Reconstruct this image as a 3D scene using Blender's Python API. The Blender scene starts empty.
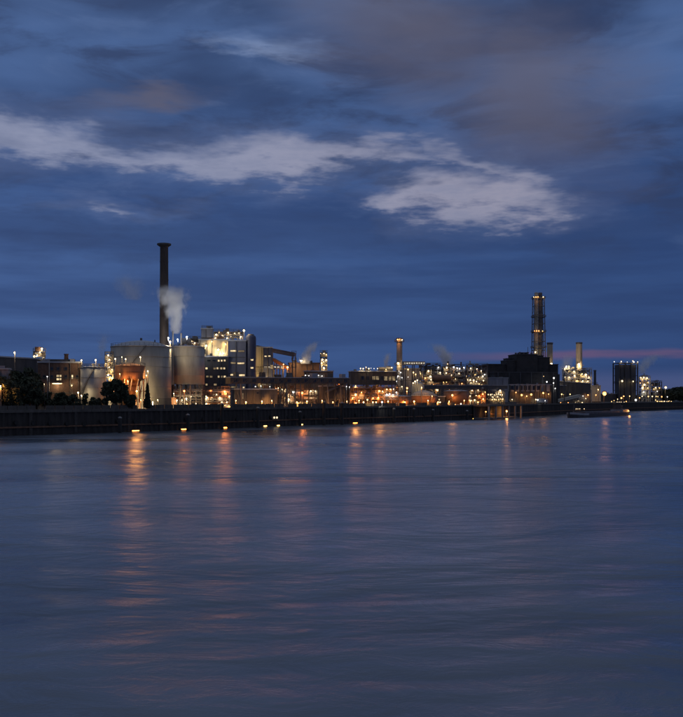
import bpy, math, random
from math import sin, cos, pi, radians, sqrt, atan2, atan
random.seed(7)
SC = bpy.context.scene
COL = SC.collection

# ------------------------------------------------------------------ camera
F, CX, HY, CAMZ = 938.0, 341.5, 398.0, 12.0      # photo pixels (683 x 717)
cam = bpy.data.cameras.new('camera'); camo = bpy.data.objects.new('camera', cam); COL.objects.link(camo)
camo.location = (0, 0, CAMZ); camo.rotation_euler = (pi/2, 0, 0)
cam.sensor_width = 36; cam.lens = 36*F/717; cam.shift_y = (HY-358.5)/717
cam.clip_start = 1; cam.clip_end = 30000
SC.camera = camo
# ------------------------------------------------------------------ render look
SC.view_settings.view_transform = 'Standard'; SC.view_settings.look = 'None'
SC.view_settings.exposure = 0.0; SC.view_settings.gamma = 1
SC.render.engine = 'CYCLES'
cy = SC.cycles
cy.use_denoising = True; cy.max_bounces = 5; cy.diffuse_bounces = 2; cy.glossy_bounces = 3
cy.volume_bounces = 3; cy.transparent_max_bounces = 8
cy.sample_clamp_indirect = 2.0; cy.caustics_reflective = False; cy.caustics_refractive = False
cy.volume_step_rate = 1.0; cy.volume_max_steps = 128

# ------------------------------------------------------------------ node expressions
class E:
    """a socket with arithmetic"""
    def __init__(s, nt, k): s.nt, s.k = nt, k
    def op(s, o, a, b=None, c=None):
        n = s.nt.nodes.new('ShaderNodeMath'); n.operation = o
        for i, v in enumerate((a, b, c)):
            if v is None: continue
            if isinstance(v, E): s.nt.links.new(v.k, n.inputs[i])
            else: n.inputs[i].default_value = v
        return E(s.nt, n.outputs[0])
    def __add__(s, o): return s.op('ADD', s, o)
    def __radd__(s, o): return s.op('ADD', s, o)
    def __sub__(s, o): return s.op('SUBTRACT', s, o)
    def __rsub__(s, o): return s.op('SUBTRACT', o, s)
    def __mul__(s, o): return s.op('MULTIPLY', s, o)
    def __rmul__(s, o): return s.op('MULTIPLY', s, o)
    def __truediv__(s, o): return s.op('DIVIDE', s, o)
    def sqrt(s): return s.op('SQRT', s)
    def abs(s): return s.op('ABSOLUTE', s)
    def max(s, o): return s.op('MAXIMUM', s, o)
    def min(s, o): return s.op('MINIMUM', s, o)
    def smooth(s, a, b):
        n = s.nt.nodes.new('ShaderNodeMapRange'); n.interpolation_type = 'SMOOTHSTEP'
        s.nt.links.new(s.k, n.inputs[0]); n.inputs[1].default_value = a; n.inputs[2].default_value = b
        return E(s.nt, n.outputs[0])
    def lin(s, a, b, c=0., d=1.):
        n = s.nt.nodes.new('ShaderNodeMapRange')
        s.nt.links.new(s.k, n.inputs[0])
        for i, v in enumerate((a, b, c, d)): n.inputs[1+i].default_value = v
        return E(s.nt, n.outputs[0])
def vscale(nt, vec, sc, off=(0, 0, 0)):
    n = nt.nodes.new('ShaderNodeMapping'); n.inputs['Scale'].default_value = sc; n.inputs['Location'].default_value = off
    nt.links.new(vec, n.inputs[0]); return n.outputs[0]
def noise(nt, vec, scale=1., detail=4., rough=.55, dist=0.):
    n = nt.nodes.new('ShaderNodeTexNoise'); nt.links.new(vec, n.inputs['Vector'])
    n.inputs['Scale'].default_value = scale; n.inputs['Detail'].default_value = detail
    n.inputs['Roughness'].default_value = rough; n.inputs['Distortion'].default_value = dist
    return E(nt, n.outputs[0])
def mixc(nt, f, a, b):
    n = nt.nodes.new('ShaderNodeMix'); n.data_type = 'RGBA'
    for v, i in ((f, 0), (a, 6), (b, 7)):
        if isinstance(v, E): nt.links.new(v.k, n.inputs[i])
        elif isinstance(v, bpy.types.NodeSocket): nt.links.new(v, n.inputs[i])
        elif i == 0: n.inputs[0].default_value = v
        else: n.inputs[i].default_value = (*v, 1)
    return n.outputs[2]
def lin(r, g, b):
    f = lambda c: (c/255/12.92 if c <= 10 else ((c/255+.055)/1.055)**2.4)
    return (f(r), f(g), f(b))

# ------------------------------------------------------------------ world: dusk sky with broken cloud
W = bpy.data.worlds.new('World'); SC.world = W; W.use_nodes = True
W.cycles.sampling_method = 'NONE'      # smooth sky: found by the bounced rays alone
nt = W.node_tree; nt.nodes.clear()
D = nt.nodes.new('ShaderNodeTexCoord').outputs['Generated']
sep = nt.nodes.new('ShaderNodeSeparateXYZ'); nt.links.new(D, sep.inputs[0])
dx, dy, dz = (E(nt, sep.outputs[i]) for i in range(3))
hor = (dx*dx+dy*dy).sqrt().max(.08)
sx0 = dx.op('ARCTAN2', dx, dy); sz0 = dz/hor
def skyp(px, py):
    u, v = (px-CX)/F, (HY-py)/F
    return atan(u), v/sqrt(1+u*u)
wa = noise(nt, vscale(nt, D, (9, 9, 30)), 1, 4, .6)
wb = noise(nt, vscale(nt, D, (7, 7, 26), (3.1, 8.7, 2.2)), 1, 4, .62)
fine = noise(nt, vscale(nt, D, (26, 26, 110), (1.3, 0, 5)), 1, 4, .62)
big = noise(nt, vscale(nt, D, (1.6, 1.6, 7), (4.4, 1.0, 0.3)), 1, 1, .5)
streak = noise(nt, vscale(nt, D, (3.2, 3.2, 34), (0.4, 2.0, 1.7)), 1, 4, .58)
mott = noise(nt, vscale(nt, D, (4.2, 4.2, 13), (7.4, 2.0, 1.7)), 1, 3, .55)
lump = noise(nt, vscale(nt, D, (7.5, 7.5, 27), (2.2, 6.1, 4.4)), 1, 6, .6, .4)
sx = sx0+(wa-.5)*.12; sz = sz0+(wb-.5)*.075+(fine-.5)*.016
def ell(px, py, rx, ry, rot=0., soft=False, a=None, b=None):
    X, Y = skyp(px, py); a = a or sx; b = b or sz
    ddx, ddz = a-X, b-Y; c, s = cos(radians(rot)), sin(radians(rot))
    p = (ddx*c+ddz*s)/(rx/F); q = (ddz*c-ddx*s)/(ry/F)
    return 1-(p*p+q*q).sqrt()
def curve(pts, lo, hi):
    """a smooth function of azimuth through (px, value) points"""
    n = nt.nodes.new('ShaderNodeFloatCurve'); c = n.mapping.curves[0]
    P = [((atan((px-CX)/F)+.6)/1.2, (v-lo)/(hi-lo)) for px, v in pts]
    while len(c.points) < len(P): c.points.new(.5, .5)
    for q, p in zip(sorted(c.points, key=lambda q: q.location[0]), P): q.location = p
    n.mapping.extend = 'HORIZONTAL'; n.mapping.update(); nt.links.new(((sx+.6)/1.2).k, n.inputs['Value'])
    return E(nt, n.outputs[0])*(hi-lo)+lo
def opening(pts):
    """signed height inside an opening whose upper and lower edges run through (px, top, bottom)"""
    mid = [(px, (skyp(px, t)[1]+skyp(px, b)[1])/2) for px, t, b in pts]; half = [(px, (skyp(px, t)[1]-skyp(px, b)[1])/2) for px, t, b in pts]
    return curve(half, -.05, .08)-(sz-curve(mid, 0., .5)).abs()
g = opening(((-170, 120, 118), (-60, 104, 155), (20, 114, 162), (80, 121, 158), (130, 136, 165), (170, 141, 172), (215, 141, 181), (260, 140, 182), (285, 142, 190), (310, 144, 180), (345, 143, 174), (375, 143, 165), (400, 145, 161), (425, 151, 161), (445, 157, 160), (462, 166, 158), (500, 190, 150)))
g = g.max(opening(((300, 235, 180), (362, 206, 200), (384, 195, 214), (400, 184, 217), (425, 176, 219), (455, 172, 218), (485, 174, 216), (515, 181, 213), (545, 192, 209), (572, 203, 207), (590, 210, 200), (640, 240, 180))))
g = (g/.0115).max(ell(497, 168, 50, 6, -22)*1.1).max(ell(118, 202, 28, 4.5, 0))
# the same broken band goes on round the rest of the sky
band = (1-((sz-.235)/.06).abs()).min(1)
side = sx0.abs().smooth(.42, .6)
gen = (big-.52)*6+band-1
g = g.max(gen*side-(1-side)*4)
gap = (g-(1-sx0.smooth(-.22, .02))*.35+(fine-.5)*3.6+(mott-.5)*1.6-(lump-.5)*4.2).smooth(-.8, 1.5)
halo = (g+(mott-.5)*1.5).smooth(-2.6, .5)
# colours
f_el = sz0.smooth(.0, .42)
side_lr = sx0.smooth(-.45, .45)
low = mixc(nt, side_lr, lin(70, 98, 150), lin(51, 78, 128))
cloud_lo = mixc(nt, side_lr, lin(58, 82, 130), lin(46, 70, 117))
cloud = mixc(nt, streak.smooth(.36, .66), cloud_lo, low)
upper = mixc(nt, mott.smooth(.34, .72), lin(53, 72, 111), lin(80, 108, 158))
cloud = mixc(nt, sz0.smooth(.2, .36), cloud, upper)
lf = lump.smooth(.47, .66); zone = sz0.smooth(.08, .24)
cloud = mixc(nt, lf*zone*.8, cloud, mixc(nt, side_lr, lin(55, 70, 106), lin(48, 62, 97)))
cloud = mixc(nt, lump.smooth(.46, .3)*zone*.35, cloud, lin(92, 116, 162))
# darker underside below the gap, brownish lit bellies high up
dark_band = (1-((sz-.175)/.035).abs()).smooth(0, .8)*.5
cloud = mixc(nt, dark_band*(streak.smooth(.3, .7)*.5+.5), cloud, lin(50, 69, 111))
brown = None
for e in ((410, 30, 130, 66, -15), (530, 95, 110, 80, -40), (150, 98, 70, 14, 10)):
    v = ell(*e); brown = v if brown is None else brown.max(v)
brown = brown.max(((big-.5)*4)*side-(1-side)*4)
cloud = mixc(nt, (brown+(mott-.5)*.8).smooth(-.5, 1.0)*.75, cloud, lin(98, 97, 116))
# pale wisps high up
wis = None
for e in ((268, 46, 52, 11, -8),):
    v = ell(*e); wis = v if wis is None else wis.max(v)
cloud = mixc(nt, (wis+(fine-.5)*1.3).smooth(-.6, 1.3)*.6, cloud, lin(140, 160, 200))
cloud = mixc(nt, halo*.3, cloud, lin(104, 118, 156))
gapc = mixc(nt, sx0.smooth(-.3, .25), lin(146, 153, 181), lin(154, 153, 174))
gapc = mixc(nt, fine.smooth(.35, .75)*.4, gapc, lin(112, 124, 158))
gapc = mixc(nt, wa.smooth(.46, .68)*.5, gapc, lin(104, 115, 148))
cloud = mixc(nt, gap, cloud, gapc)
# low rosy streak over the far bank
sz2 = sz0+(wb-.5)*.014
rose = (1-((sz2-.0425)/.0062).abs()).smooth(0, .8)*sx0.smooth(.04, .26)*streak.smooth(.36, .6)
cloud = mixc(nt, rose*.42, cloud, lin(132, 90, 112))
lowhaze = (1-sz0/.034).smooth(0, .6)*sx0.smooth(.05, .25)
cloud = mixc(nt, lowhaze*.6, cloud, lin(84, 92, 132))
# overhead the cloud sheet is thinner and lets more of the last light through
cloud = mixc(nt, sz0.smooth(.36, .95)*(mott.smooth(.2, .8)*.35+.65), cloud, lin(138, 146, 162))
bgc = nt.nodes.new('ShaderNodeBackground'); nt.links.new(cloud, bgc.inputs[0]); bgc.inputs[1].default_value = 1.0
sky = nt.nodes.new('ShaderNodeTexSky'); sky.sky_type = 'NISHITA'; sky.sun_disc = False
sky.sun_elevation = radians(-3.0); sky.sun_rotation = radians(60); sky.altitude = 100
bgs = nt.nodes.new('ShaderNodeBackground'); nt.links.new(sky.outputs[0], bgs.inputs[0]); bgs.inputs[1].default_value = .12
ms = nt.nodes.new('ShaderNodeMixShader'); ms.inputs[0].default_value = .92
nt.links.new(bgs.outputs[0], ms.inputs[1]); nt.links.new(bgc.outputs[0], ms.inputs[2])
wo = nt.nodes.new('ShaderNodeOutputWorld'); nt.links.new(ms.outputs[0], wo.inputs[0])
# the last glow of the sun, just under the horizon: a very weak wide sun
sl = bpy.data.lights.new('sun', 'SUN'); sl.energy = .04; sl.angle = radians(30); sl.color = (1, .8, .75)
so = bpy.data.objects.new('sun', sl); COL.objects.link(so); so.rotation_euler = (radians(80), 0, radians(60))

# ------------------------------------------------------------------ pixel / place helpers
G = 8.0
SHORE = [(-200, 446), (5, 436), (100, 433), (190, 430), (260, 427.2), (305, 425.3), (350, 424), (420, 421.5), (490, 418.6),
         (545, 415.3), (575, 413.6), (630, 411), (683, 409.3), (760, 406.8)]
def ys(px):
    for (a, pa), (b, pb) in zip(SHORE, SHORE[1:]):
        if px <= b or b == 760:
            return CAMZ*F/(pa+(pb-pa)*(px-a)/(b-a)-HY)
def PX(px, Y): return (px-CX)/F*Y
def PZ(py, Y): return CAMZ+(HY-py)/F*Y

# ------------------------------------------------------------------ materials
MATS = {}
def mat(name, col, rough=.7, metal=0., var=.25, scale=.6, bump=0., emit=None, streaks=False):
    m = bpy.data.materials.new(name); m.use_nodes = True; n = m.node_tree
    p = n.nodes['Principled BSDF']
    geo = n.nodes.new('ShaderNodeNewGeometry').outputs['Position']
    nz = noise(n, vscale(n, geo, (1, 1, .22) if streaks else (1, 1, 1)), scale, 6, .6)
    nb = noise(n, geo, scale*.13, 3, .5)
    f = (nz*.65+nb*.35).smooth(.3, .7)
    c = mixc(n, f, tuple(x*(1-var) for x in col), tuple(min(1, x*(1+var)) for x in col))
    n.links.new(c, p.inputs['Base Color'])
    p.inputs['Roughness'].default_value = rough; p.inputs['Metallic'].default_value = metal
    if bump:
        b = n.nodes.new('ShaderNodeBump'); b.inputs['Strength'].default_value = bump; b.inputs['Distance'].default_value = .1
        n.links.new(nz.k, b.inputs['Height']); n.links.new(b.outputs[0], p.inputs['Normal'])
    if emit:
        col_e, st, unev = emit
        p.inputs['Emission Color'].default_value = (*col_e, 1)
        if unev:
            e = noise(n, geo, .9, 2, .5).smooth(.3, .7)*st*.8+st*.35
            n.links.new(e.k, p.inputs['Emission Strength'])
        else: p.inputs['Emission Strength'].default_value = st
        m.cycles.emission_sampling = 'NONE' if not unev else 'AUTO'
    MATS[name] = m
mat('concrete', (.26, .25, .24), .85, var=.3, streaks=True)
mat('concrete_dark', (.085, .078, .07), .9, var=.35, streaks=True)
mat('tank_paint', (.31, .295, .26), .55, var=.24, scale=.35, streaks=True)
mat('tank_grey', (.31, .305, .295), .5, var=.25, scale=.4, streaks=True)
mat('roof_metal', (.36, .38, .42), .45, var=.15)
mat('steel', (.13, .12, .115), .6, .3, var=.35)
mat('steel_pale', (.40, .38, .35), .5, .2, var=.25)
mat('steel_rust', (.16, .085, .05), .8, .1, var=.45, scale=1.)
mat('clad_dark', (.055, .055, .06), .6, var=.3, streaks=True)
mat('clad_brown', (.10, .075, .06), .7, var=.35, streaks=True)
mat('clad_blue', (.13, .14, .19), .5, var=.15, streaks=True)
mat('clad_navy', (.045, .055, .11), .5, var=.2, streaks=True)
mat('clad_cream', (.46, .42, .33), .7, var=.16, streaks=True)
mat('clad_grey', (.24, .24, .27), .6, var=.2, streaks=True)
mat('brick', (.13, .075, .055), .85, var=.3, scale=2.)
mat('stack_brown', (.085, .062, .05), .8, var=.25, streaks=True)
mat('stack_tan', (.46, .38, .28), .75, var=.18, streaks=True)
mat('orange_paint', (.27, .13, .065), .6, var=.25, streaks=True)
mat('rubber', (.02, .02, .02), .9)
mat('coal', (.035, .034, .035), .95, var=.4, scale=.3, bump=.6)
mat('hull', (.04, .042, .05), .45, var=.25)
mat('hull_pale', (.24, .25, .28), .5, var=.2)
mat('frame', (.10, .10, .10), .5, .4)
mat('pane_warm', (.1, .08, .05), .3, emit=((1, .74, .40), 1.1, True))
mat('pane_dim', (.1, .08, .05), .3, emit=((1, .72, .38), .30, True))
mat('pane_white', (.1, .09, .08), .3, emit=((1, .88, .68), 1.3, True))
mat('pane_orange', (.1, .05, .02), .3, emit=((1, .38, .1), 1.2, True))
mat('pane_off', (.02, .025, .035), .12)
LC = {'W': (1, .74, .40), 'Y': (1, .62, .22), 'O': (1, .40, .10), 'R': (1, .26, .06), 'C': (.95, .93, .88)}
mat('batten_O', (.5, .3, .1), .5, emit=((1, .40, .09), 1.0, False)); mat('batten_Y', (.5, .4, .2), .5, emit=((1, .62, .25), .7, False))  # emissive colours of the added strips that stand in for water glints
for k, c in LC.items(): mat('bulb_'+k, (.8, .8, .8), .4, emit=(c, {'W': 1.9, 'Y': 1.9, 'O': 2.8, 'R': 3.5, 'C': 1.8}[k], False))
mat('bark', (.05, .04, .03), .95, var=.4, scale=3.)
mat('leaf', (.045, .055, .03), .8, var=.5, scale=.5)
mat('leaf_conifer', (.03, .042, .028), .85, var=.5, scale=.5)

# ------------------------------------------------------------------ mesh helpers
def link(name, data, parent=None, loc=(0, 0, 0), rot=(0, 0, 0), scale=(1, 1, 1), m=None):
    o = bpy.data.objects.new(name, data); COL.objects.link(o)
    o.location = loc; o.rotation_euler = rot; o.scale = scale; o.parent = parent
    if m and data is not None:
        o.material_slots[0].link = 'OBJECT'; o.material_slots[0].material = MATS[m]
    return o
def mesh(name, v, f, smooth=False):
    me = bpy.data.meshes.new(name); me.from_pydata(v, [], f); me.materials.append(None)
    if smooth: me.polygons.foreach_set('use_smooth', [True]*len(me.polygons))
    me.update(); return me
def tag(o, label, cat, group=None, kind=None):
    if label: o['label'] = label
    if cat: o['category'] = cat
    if group: o['group'] = group
    if kind: o['kind'] = kind
    return o
def thing(name, label, cat, loc, rz=0, group=None):
    return tag(link(name, None, loc=loc, rot=(0, 0, rz)), label, cat, group)
BOXF = [(0, 3, 2, 1), (4, 5, 6, 7), (0, 1, 5, 4), (1, 2, 6, 5), (2, 3, 7, 6), (3, 0, 4, 7)]
class MB:
    def __init__(s): s.v, s.f = [], []
    def box(s, x0, x1, y0, y1, z0, z1):
        n = len(s.v); s.v += [(x0, y0, z0), (x1, y0, z0), (x1, y1, z0), (x0, y1, z0), (x0, y0, z1), (x1, y0, z1), (x1, y1, z1), (x0, y1, z1)]
        s.f += [tuple(i+n for i in q) for q in BOXF]
    def bar(s, p, q, r, k=6):
        px, py, pz = p; d = [b-a for a, b in zip(p, q)]; L = sqrt(sum(x*x for x in d)) or 1e-6; d = [x/L for x in d]
        a = (0, 0, 1) if abs(d[2]) < .9 else (1, 0, 0)
        u = (d[1]*a[2]-d[2]*a[1], d[2]*a[0]-d[0]*a[2], d[0]*a[1]-d[1]*a[0]); l = sqrt(sum(x*x for x in u)); u = [x/l for x in u]
        w = (d[1]*u[2]-d[2]*u[1], d[2]*u[0]-d[0]*u[2], d[0]*u[1]-d[1]*u[0]); n = len(s.v)
        for e in (p, q):
            for i in range(k):
                t = 2*pi*i/k; s.v.append(tuple(e[j]+r*(cos(t)*u[j]+sin(t)*w[j]) for j in range(3)))
        s.f += [(n+i, n+(i+1) % k, n+k+(i+1) % k, n+k+i) for i in range(k)]
        s.f += [tuple(n+i for i in reversed(range(k))), tuple(n+k+i for i in range(k))]
    def lathe(s, prof, k=24, c=(0, 0)):
        n = len(s.v)
        for r, z in prof:
            for i in range(k): t = 2*pi*i/k; s.v.append((c[0]+r*cos(t), c[1]+r*sin(t), z))
        for j in range(len(prof)-1):
            for i in range(k): a = n+j*k+i; b = n+j*k+(i+1) % k; s.f.append((a, b, b+k, a+k))
        s.f.append(tuple(n+i for i in reversed(range(k)))); e = n+(len(prof)-1)*k; s.f.append(tuple(e+i for i in range(k)))
    def build(s, name, m, parent=None, loc=(0, 0, 0), rot=(0, 0, 0), smooth=False): return link(name, mesh(name, s.v, s.f, smooth), parent, loc, rot, m=m)
_b = MB(); _b.box(-.5, .5, -.5, .5, 0, 1); UBOX = mesh('box', _b.v, _b.f)
_b = MB(); _b.lathe([(.5, 0), (.5, 1)], 12); UCYL = mesh('cylinder', _b.v, _b.f)
_b = MB(); _b.lathe([(.08, -.5), (.28, -.42), (.43, -.25), (.5, 0), (.43, .25), (.28, .42), (.08, .5)], 10); UBULB = mesh('bulb', _b.v, _b.f, True)
_b = MB(); _b.lathe([(.62, 0), (.6, .16), (.32, .34), (.1, .4)], 8); UCAP = mesh('lamp_head', _b.v, _b.f)
_b = MB(); _b.lathe([(.15, 0), (.38, .03), (.5, .09), (.5, .91), (.38, .97), (.15, 1)], 16); UVES = mesh('vessel', _b.v, _b.f, True)
def box(name, m, p, cx, cy_, z0, w, d, h, rz=0): return link(name, UBOX, p, (cx, cy_, z0), (0, 0, rz), (w, d, h), m)
def cyl(name, m, p, cx, cy_, z0, d, h, rot=(0, 0, 0)): return link(name, UCYL, p, (cx, cy_, z0), rot, (d, d, h), m)
def bar(name, m, p, a, b, r, k=6): q = MB(); q.bar(a, b, r, k); return q.build(name, m, p)

# ------------------------------------------------------------------ a rectangle in plan that fills a pixel range
class Rect:
    def __init__(s, pxl, pxr, Y, ratio, rz):
        s.rz = rz; s.cy = Y; s.cx = PX((pxl+pxr)/2, Y); s.w = (pxr-pxl)/F*Y*.8
        for _ in range(30):
            s.d = s.w*ratio; p = [CX+F*x/y for x, y in s.corners()]
            s.w *= 1+.8*((pxr-pxl)/(max(p)-min(p))-1); s.cx += ((pxl+pxr)/2-(max(p)+min(p))/2)/F*Y
        s.d = s.w*ratio
        s.ynear = min(y for _, y in s.corners())
    def corners(s, ins=0):
        c, n = cos(s.rz), sin(s.rz)
        return [(s.cx+c*a-n*b, s.cy+n*a+c*b) for a, b in ((-s.w/2, -s.d/2), (s.w/2, -s.d/2), (s.w/2, s.d/2), (-s.w/2, s.d/2))]
    def hit(s, px, ins=0.):
        """first point of the plan rectangle (inset) that the ray of this pixel column meets: local xy, outward axis, world Y"""
        c, n = cos(s.rz), sin(s.rz); mx = (px-CX)/F
        ox, oy = -s.cx*c-s.cy*n, s.cx*n-s.cy*c
        ux, uy = mx*c+n, -mx*n+c
        hw, hd = max(.1, s.w/2-ins), max(.1, s.d/2-ins)
        ty = (-hd-oy)/uy; x = ox+ty*ux
        if -hw <= x <= hw: return x, -hd, 'y-', ty
        if ux != 0:
            for sg in (-1, 1):
                tx = (sg*hw-ox)/ux; y = oy+tx*uy
                if -hd <= y <= hd and ux*sg < 0: return sg*hw, y, 'x+' if sg > 0 else 'x-', tx
        return max(-hw, min(hw, x)), -hd, 'y-', s.cy-hd
    def world(s, lx, ly): c, n = cos(s.rz), sin(s.rz); return s.cx+c*lx-n*ly, s.cy+n*lx+c*ly

FR = {}
def frame_mesh(w, h, nm):
    k = (round(w, 1), round(h, 1), nm)
    if k not in FR:
        b = MB(); t = .14
        b.box(-w/2, w/2, -.22, 0, 0, t); b.box(-w/2, w/2, -.22, 0, h-t, h); b.box(-w/2, -w/2+t, -.22, 0, t, h-t); b.box(w/2-t, w/2, -.22, 0, t, h-t)
        for i in range(1, nm): x = -w/2+w*i/nm; b.box(x-.06, x+.06, -.2, 0, t, h-t)
        FR[k] = mesh('window_frame', b.v, b.f)
    return FR[k]
def add_window(b, root, base, px0, px1, py0, py1, pm):
    lx0, ly0, fa, Y0 = b.hit(px0+.02); lx1, ly1, fb, Y1 = b.hit(px1-.02); xm, ym, fc, Ym = b.hit((px0+px1)/2)
    if fa != fc: lx0, ly0 = xm-(lx1-xm), ym-(ly1-ym)
    if fb != fc: lx1, ly1 = xm+(xm-lx0), ym+(ym-ly0)
    w = max(.5, sqrt((lx1-lx0)**2+(ly1-ly0)**2)); z1, z0 = PZ(py0, Ym)-base, PZ(py1, Ym)-base; h = max(.5, z1-z0)
    rz = {'y-': 0, 'x+': pi/2, 'x-': -pi/2}[fc]
    wi = link('window', frame_mesh(w, h, max(1, int(w/1.6))), root, ((lx0+lx1)/2, (ly0+ly1)/2, z0), (0, 0, rz), m='frame')
    box('pane', pm, wi, 0, -.05, .03, w-.06, .05, h-.06)
    return wi
def railing(name, root, w, d, z, m='steel', h=1.15, r=.05):
    b = MB()
    for hz in (.6, h):
        for p, q in (((-w/2, -d/2), (w/2, -d/2)), ((w/2, -d/2), (w/2, d/2)), ((w/2, d/2), (-w/2, d/2)), ((-w/2, d/2), (-w/2, -d/2))):
            b.bar((*p, hz), (*q, hz), r, 4)
    for p, q, L in (((-w/2, -d/2), (w/2, -d/2), w), ((w/2, -d/2), (w/2, d/2), d), ((w/2, d/2), (-w/2, d/2), w), ((-w/2, d/2), (-w/2, -d/2), d)):
        n = max(1, int(L/2.2))
        for i in range(n): t = i/n; x, y = p[0]+(q[0]-p[0])*t, p[1]+(q[1]-p[1])*t; b.bar((x, y, 0), (x, y, h), r, 4)
    return b.build(name, m, root, (0, 0, z))

# ------------------------------------------------------------------ lamps
NL = [0]; LR = random.Random(99)
def lamp_at(x, y, z, zsup, c, power, label, group, size, out=(0, -1), name='floodlight', tall=False):
    """a lamp on a pole that stands on zsup; its light sits under the head, on the side it faces"""
    spx = size*F/y
    for wd in ('small ', 'tiny ', 'bright ', 'warm ', 'cool ', 'orange lamp', 'yellow lamp', 'yellow wash lamp', 'white lamp', 'white wall lamp'):
        if label.startswith(wd): label = label[len(wd):] if wd.endswith(' ') else wd.split(' ', 1)[1]+label[len(wd):]
    label = ('large ' if spx >= 2.2 else 'tiny ' if spx < 1.25 else '')+{'W': 'warm white', 'Y': 'yellow', 'O': 'orange', 'R': 'red', 'C': 'cool white'}[c]+' '+label
    t = thing(name, label, 'lamp', (x, y, zsup), 0, group)
    size *= LR.uniform(.8, 1.2)
    h = max(.3, z-zsup); pr = .16 if h > 6 else .11
    cyl('pole', 'steel', t, 0, .12*size, 0, pr*2, h+size*.3)
    link('lamp_head', UCAP, t, (0, -.15*size, h+size*.24), (radians(-20), 0, 0), (size*.7,)*3, 'steel')
    link('bulb', UBULB, t, (0, -.3*size, h), scale=(size*.72,)*3, m='bulb_'+c)
    if power:
        # floodlights are shielded and throw their light into the plant; big orange and red lamps are bare
        bare = c in 'OR' and spx >= 2.2
        l = bpy.data.lights.new('lamp_light', 'POINT' if bare else 'SPOT'); l.energy = power*(.62 if bare else 1.25); l.color = LC[c]; l.shadow_soft_size = .35*size
        if not bare: l.spot_size = radians(160); l.spot_blend = .5
        lo = link('lamp_light', l, t, (out[0]*(size*.9+.3), out[1]*(size*.9+.3), h-size*.5), (radians(125 if 'shining up' in label or 'wash' in label else 62), 0, 0)); NL[0] += 1
    return t
def lamps(b, levels, pts, label, group, inset=.5, name='floodlight'):
    """lamps (px, py, colour, power, size_px) on the platform levels (world z) of rectangle b"""
    for px, py, c, P, spx in pts:
        lx, ly, fc, Y = b.hit(px, inset); z = PZ(py, Y); x, y = b.world(lx, ly)
        sup = max([l for l in levels if l <= z-.2] or [min(levels)])
        lamp_at(x, y, z, sup, c, P, label, group, spx/F*Y, name=name)
def lamp_posts(pts, label, group, Yf):
    for px, py, c, P, spx in pts:
        Y = Yf(px) if callable(Yf) else Yf
        lamp_at(PX(px, Y), Y, PZ(py, Y), G, c, P, label, group, spx/F*Y, name='lamp_post')

# ------------------------------------------------------------------ buildings
def building(name, label, pxl, pxr, pyt, Y, ratio=.6, rz=0., m='clad_dark', wins=(), base=G, roofm='roof_metal', cat='building', bands=0, rail=False, slope=0., open_h=0., group=None, vents=0):
    b = Rect(pxl, pxr, Y, ratio, radians(rz)); Yf = b.hit((pxl+pxr)/2)[3]
    H = PZ(pyt, Yf)-base-.5
    t = thing(name, label, cat, (b.cx, b.cy, base), b.rz, group)
    q = MB(); w, d = b.w/2, b.d/2; z1 = H+slope
    q.v = [(-w, -d, open_h), (w, -d, open_h), (w, d, open_h), (-w, d, open_h), (-w, -d, H), (w, -d, z1), (w, d, z1), (-w, d, H)]; q.f = list(BOXF)
    q.build('wall', m, t)
    r = MB(); o = .35
    r.v = [(-w-o, -d-o, H), (w+o, -d-o, z1), (w+o, d+o, z1), (-w-o, d+o, H), (-w-o, -d-o, H+.5), (w+o, -d-o, z1+.5), (w+o, d+o, z1+.5), (-w-o, d+o, H+.5)]; r.f = list(BOXF)
    r.build('roof', roofm, t)
    if open_h:
        n = max(2, int(b.w/7)+1)
        for i in range(n):
            for sy in (-1, 1): box('column', 'steel', t, -w+.4+(b.w-.8)*i/(n-1), sy*(d-.4), 0, .6, .6, open_h)
        box('plinth', 'concrete_dark', t, 0, 0, 0, b.w, b.d, .3)
    else: box('plinth', 'concrete_dark', t, 0, 0, 0, b.w+.3, b.d+.3, 1.)
    for i in range(bands):
        box('cornice', 'concrete_dark', t, 0, 0, H*(i+1)/(bands+1), b.w+.2, b.d+.2, .3)
    for i in range(vents):
        x = -w*.8+b.w*.8*(i+.5)/vents
        v = cyl('roof_vent', 'steel', t, x, random.uniform(-.3, .3)*b.d, H+.5+(slope*(x+w)/b.w), .8, 1.1)
    RB = random.Random(int(pxl*31+Y)); nr = max(2, int(b.w/3.4))
    if b.w > 3.5:
        for i in range(nr+1): box('rib', m, t, -w+b.w*i/nr, -d-.06, max(1., open_h), .22, .16, max(.5, min(H, H+slope*i/nr)-max(1., open_h)-.02))
    for i in range(int(b.w/5) if not slope else 0):
        uw = RB.uniform(1, 2.6); box('roof_unit', RB.choice(['steel', 'clad_grey', 'clad_dark', 'steel_rust']), t, RB.uniform(-w+1.5, w-1.5), RB.uniform(-d*.6, d*.6), H+.5, uw, min(1.6, b.d*.3), RB.uniform(.5, 1.5))
    for i in range(1+int(b.w/14)):
        xx = RB.uniform(-w+.5, w-.5); q = MB(); q.bar((xx, -d-.3, 1), (xx, -d-.3, H-.1), .13); q.build('downpipe', 'steel', t)
    for wv in wins: add_window(b, t, base, *wv)
    if rail: railing('railing', t, b.w-.2, b.d-.2, H+.5)
    b.top = base+H+.5; b.root = t
    return b

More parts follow.
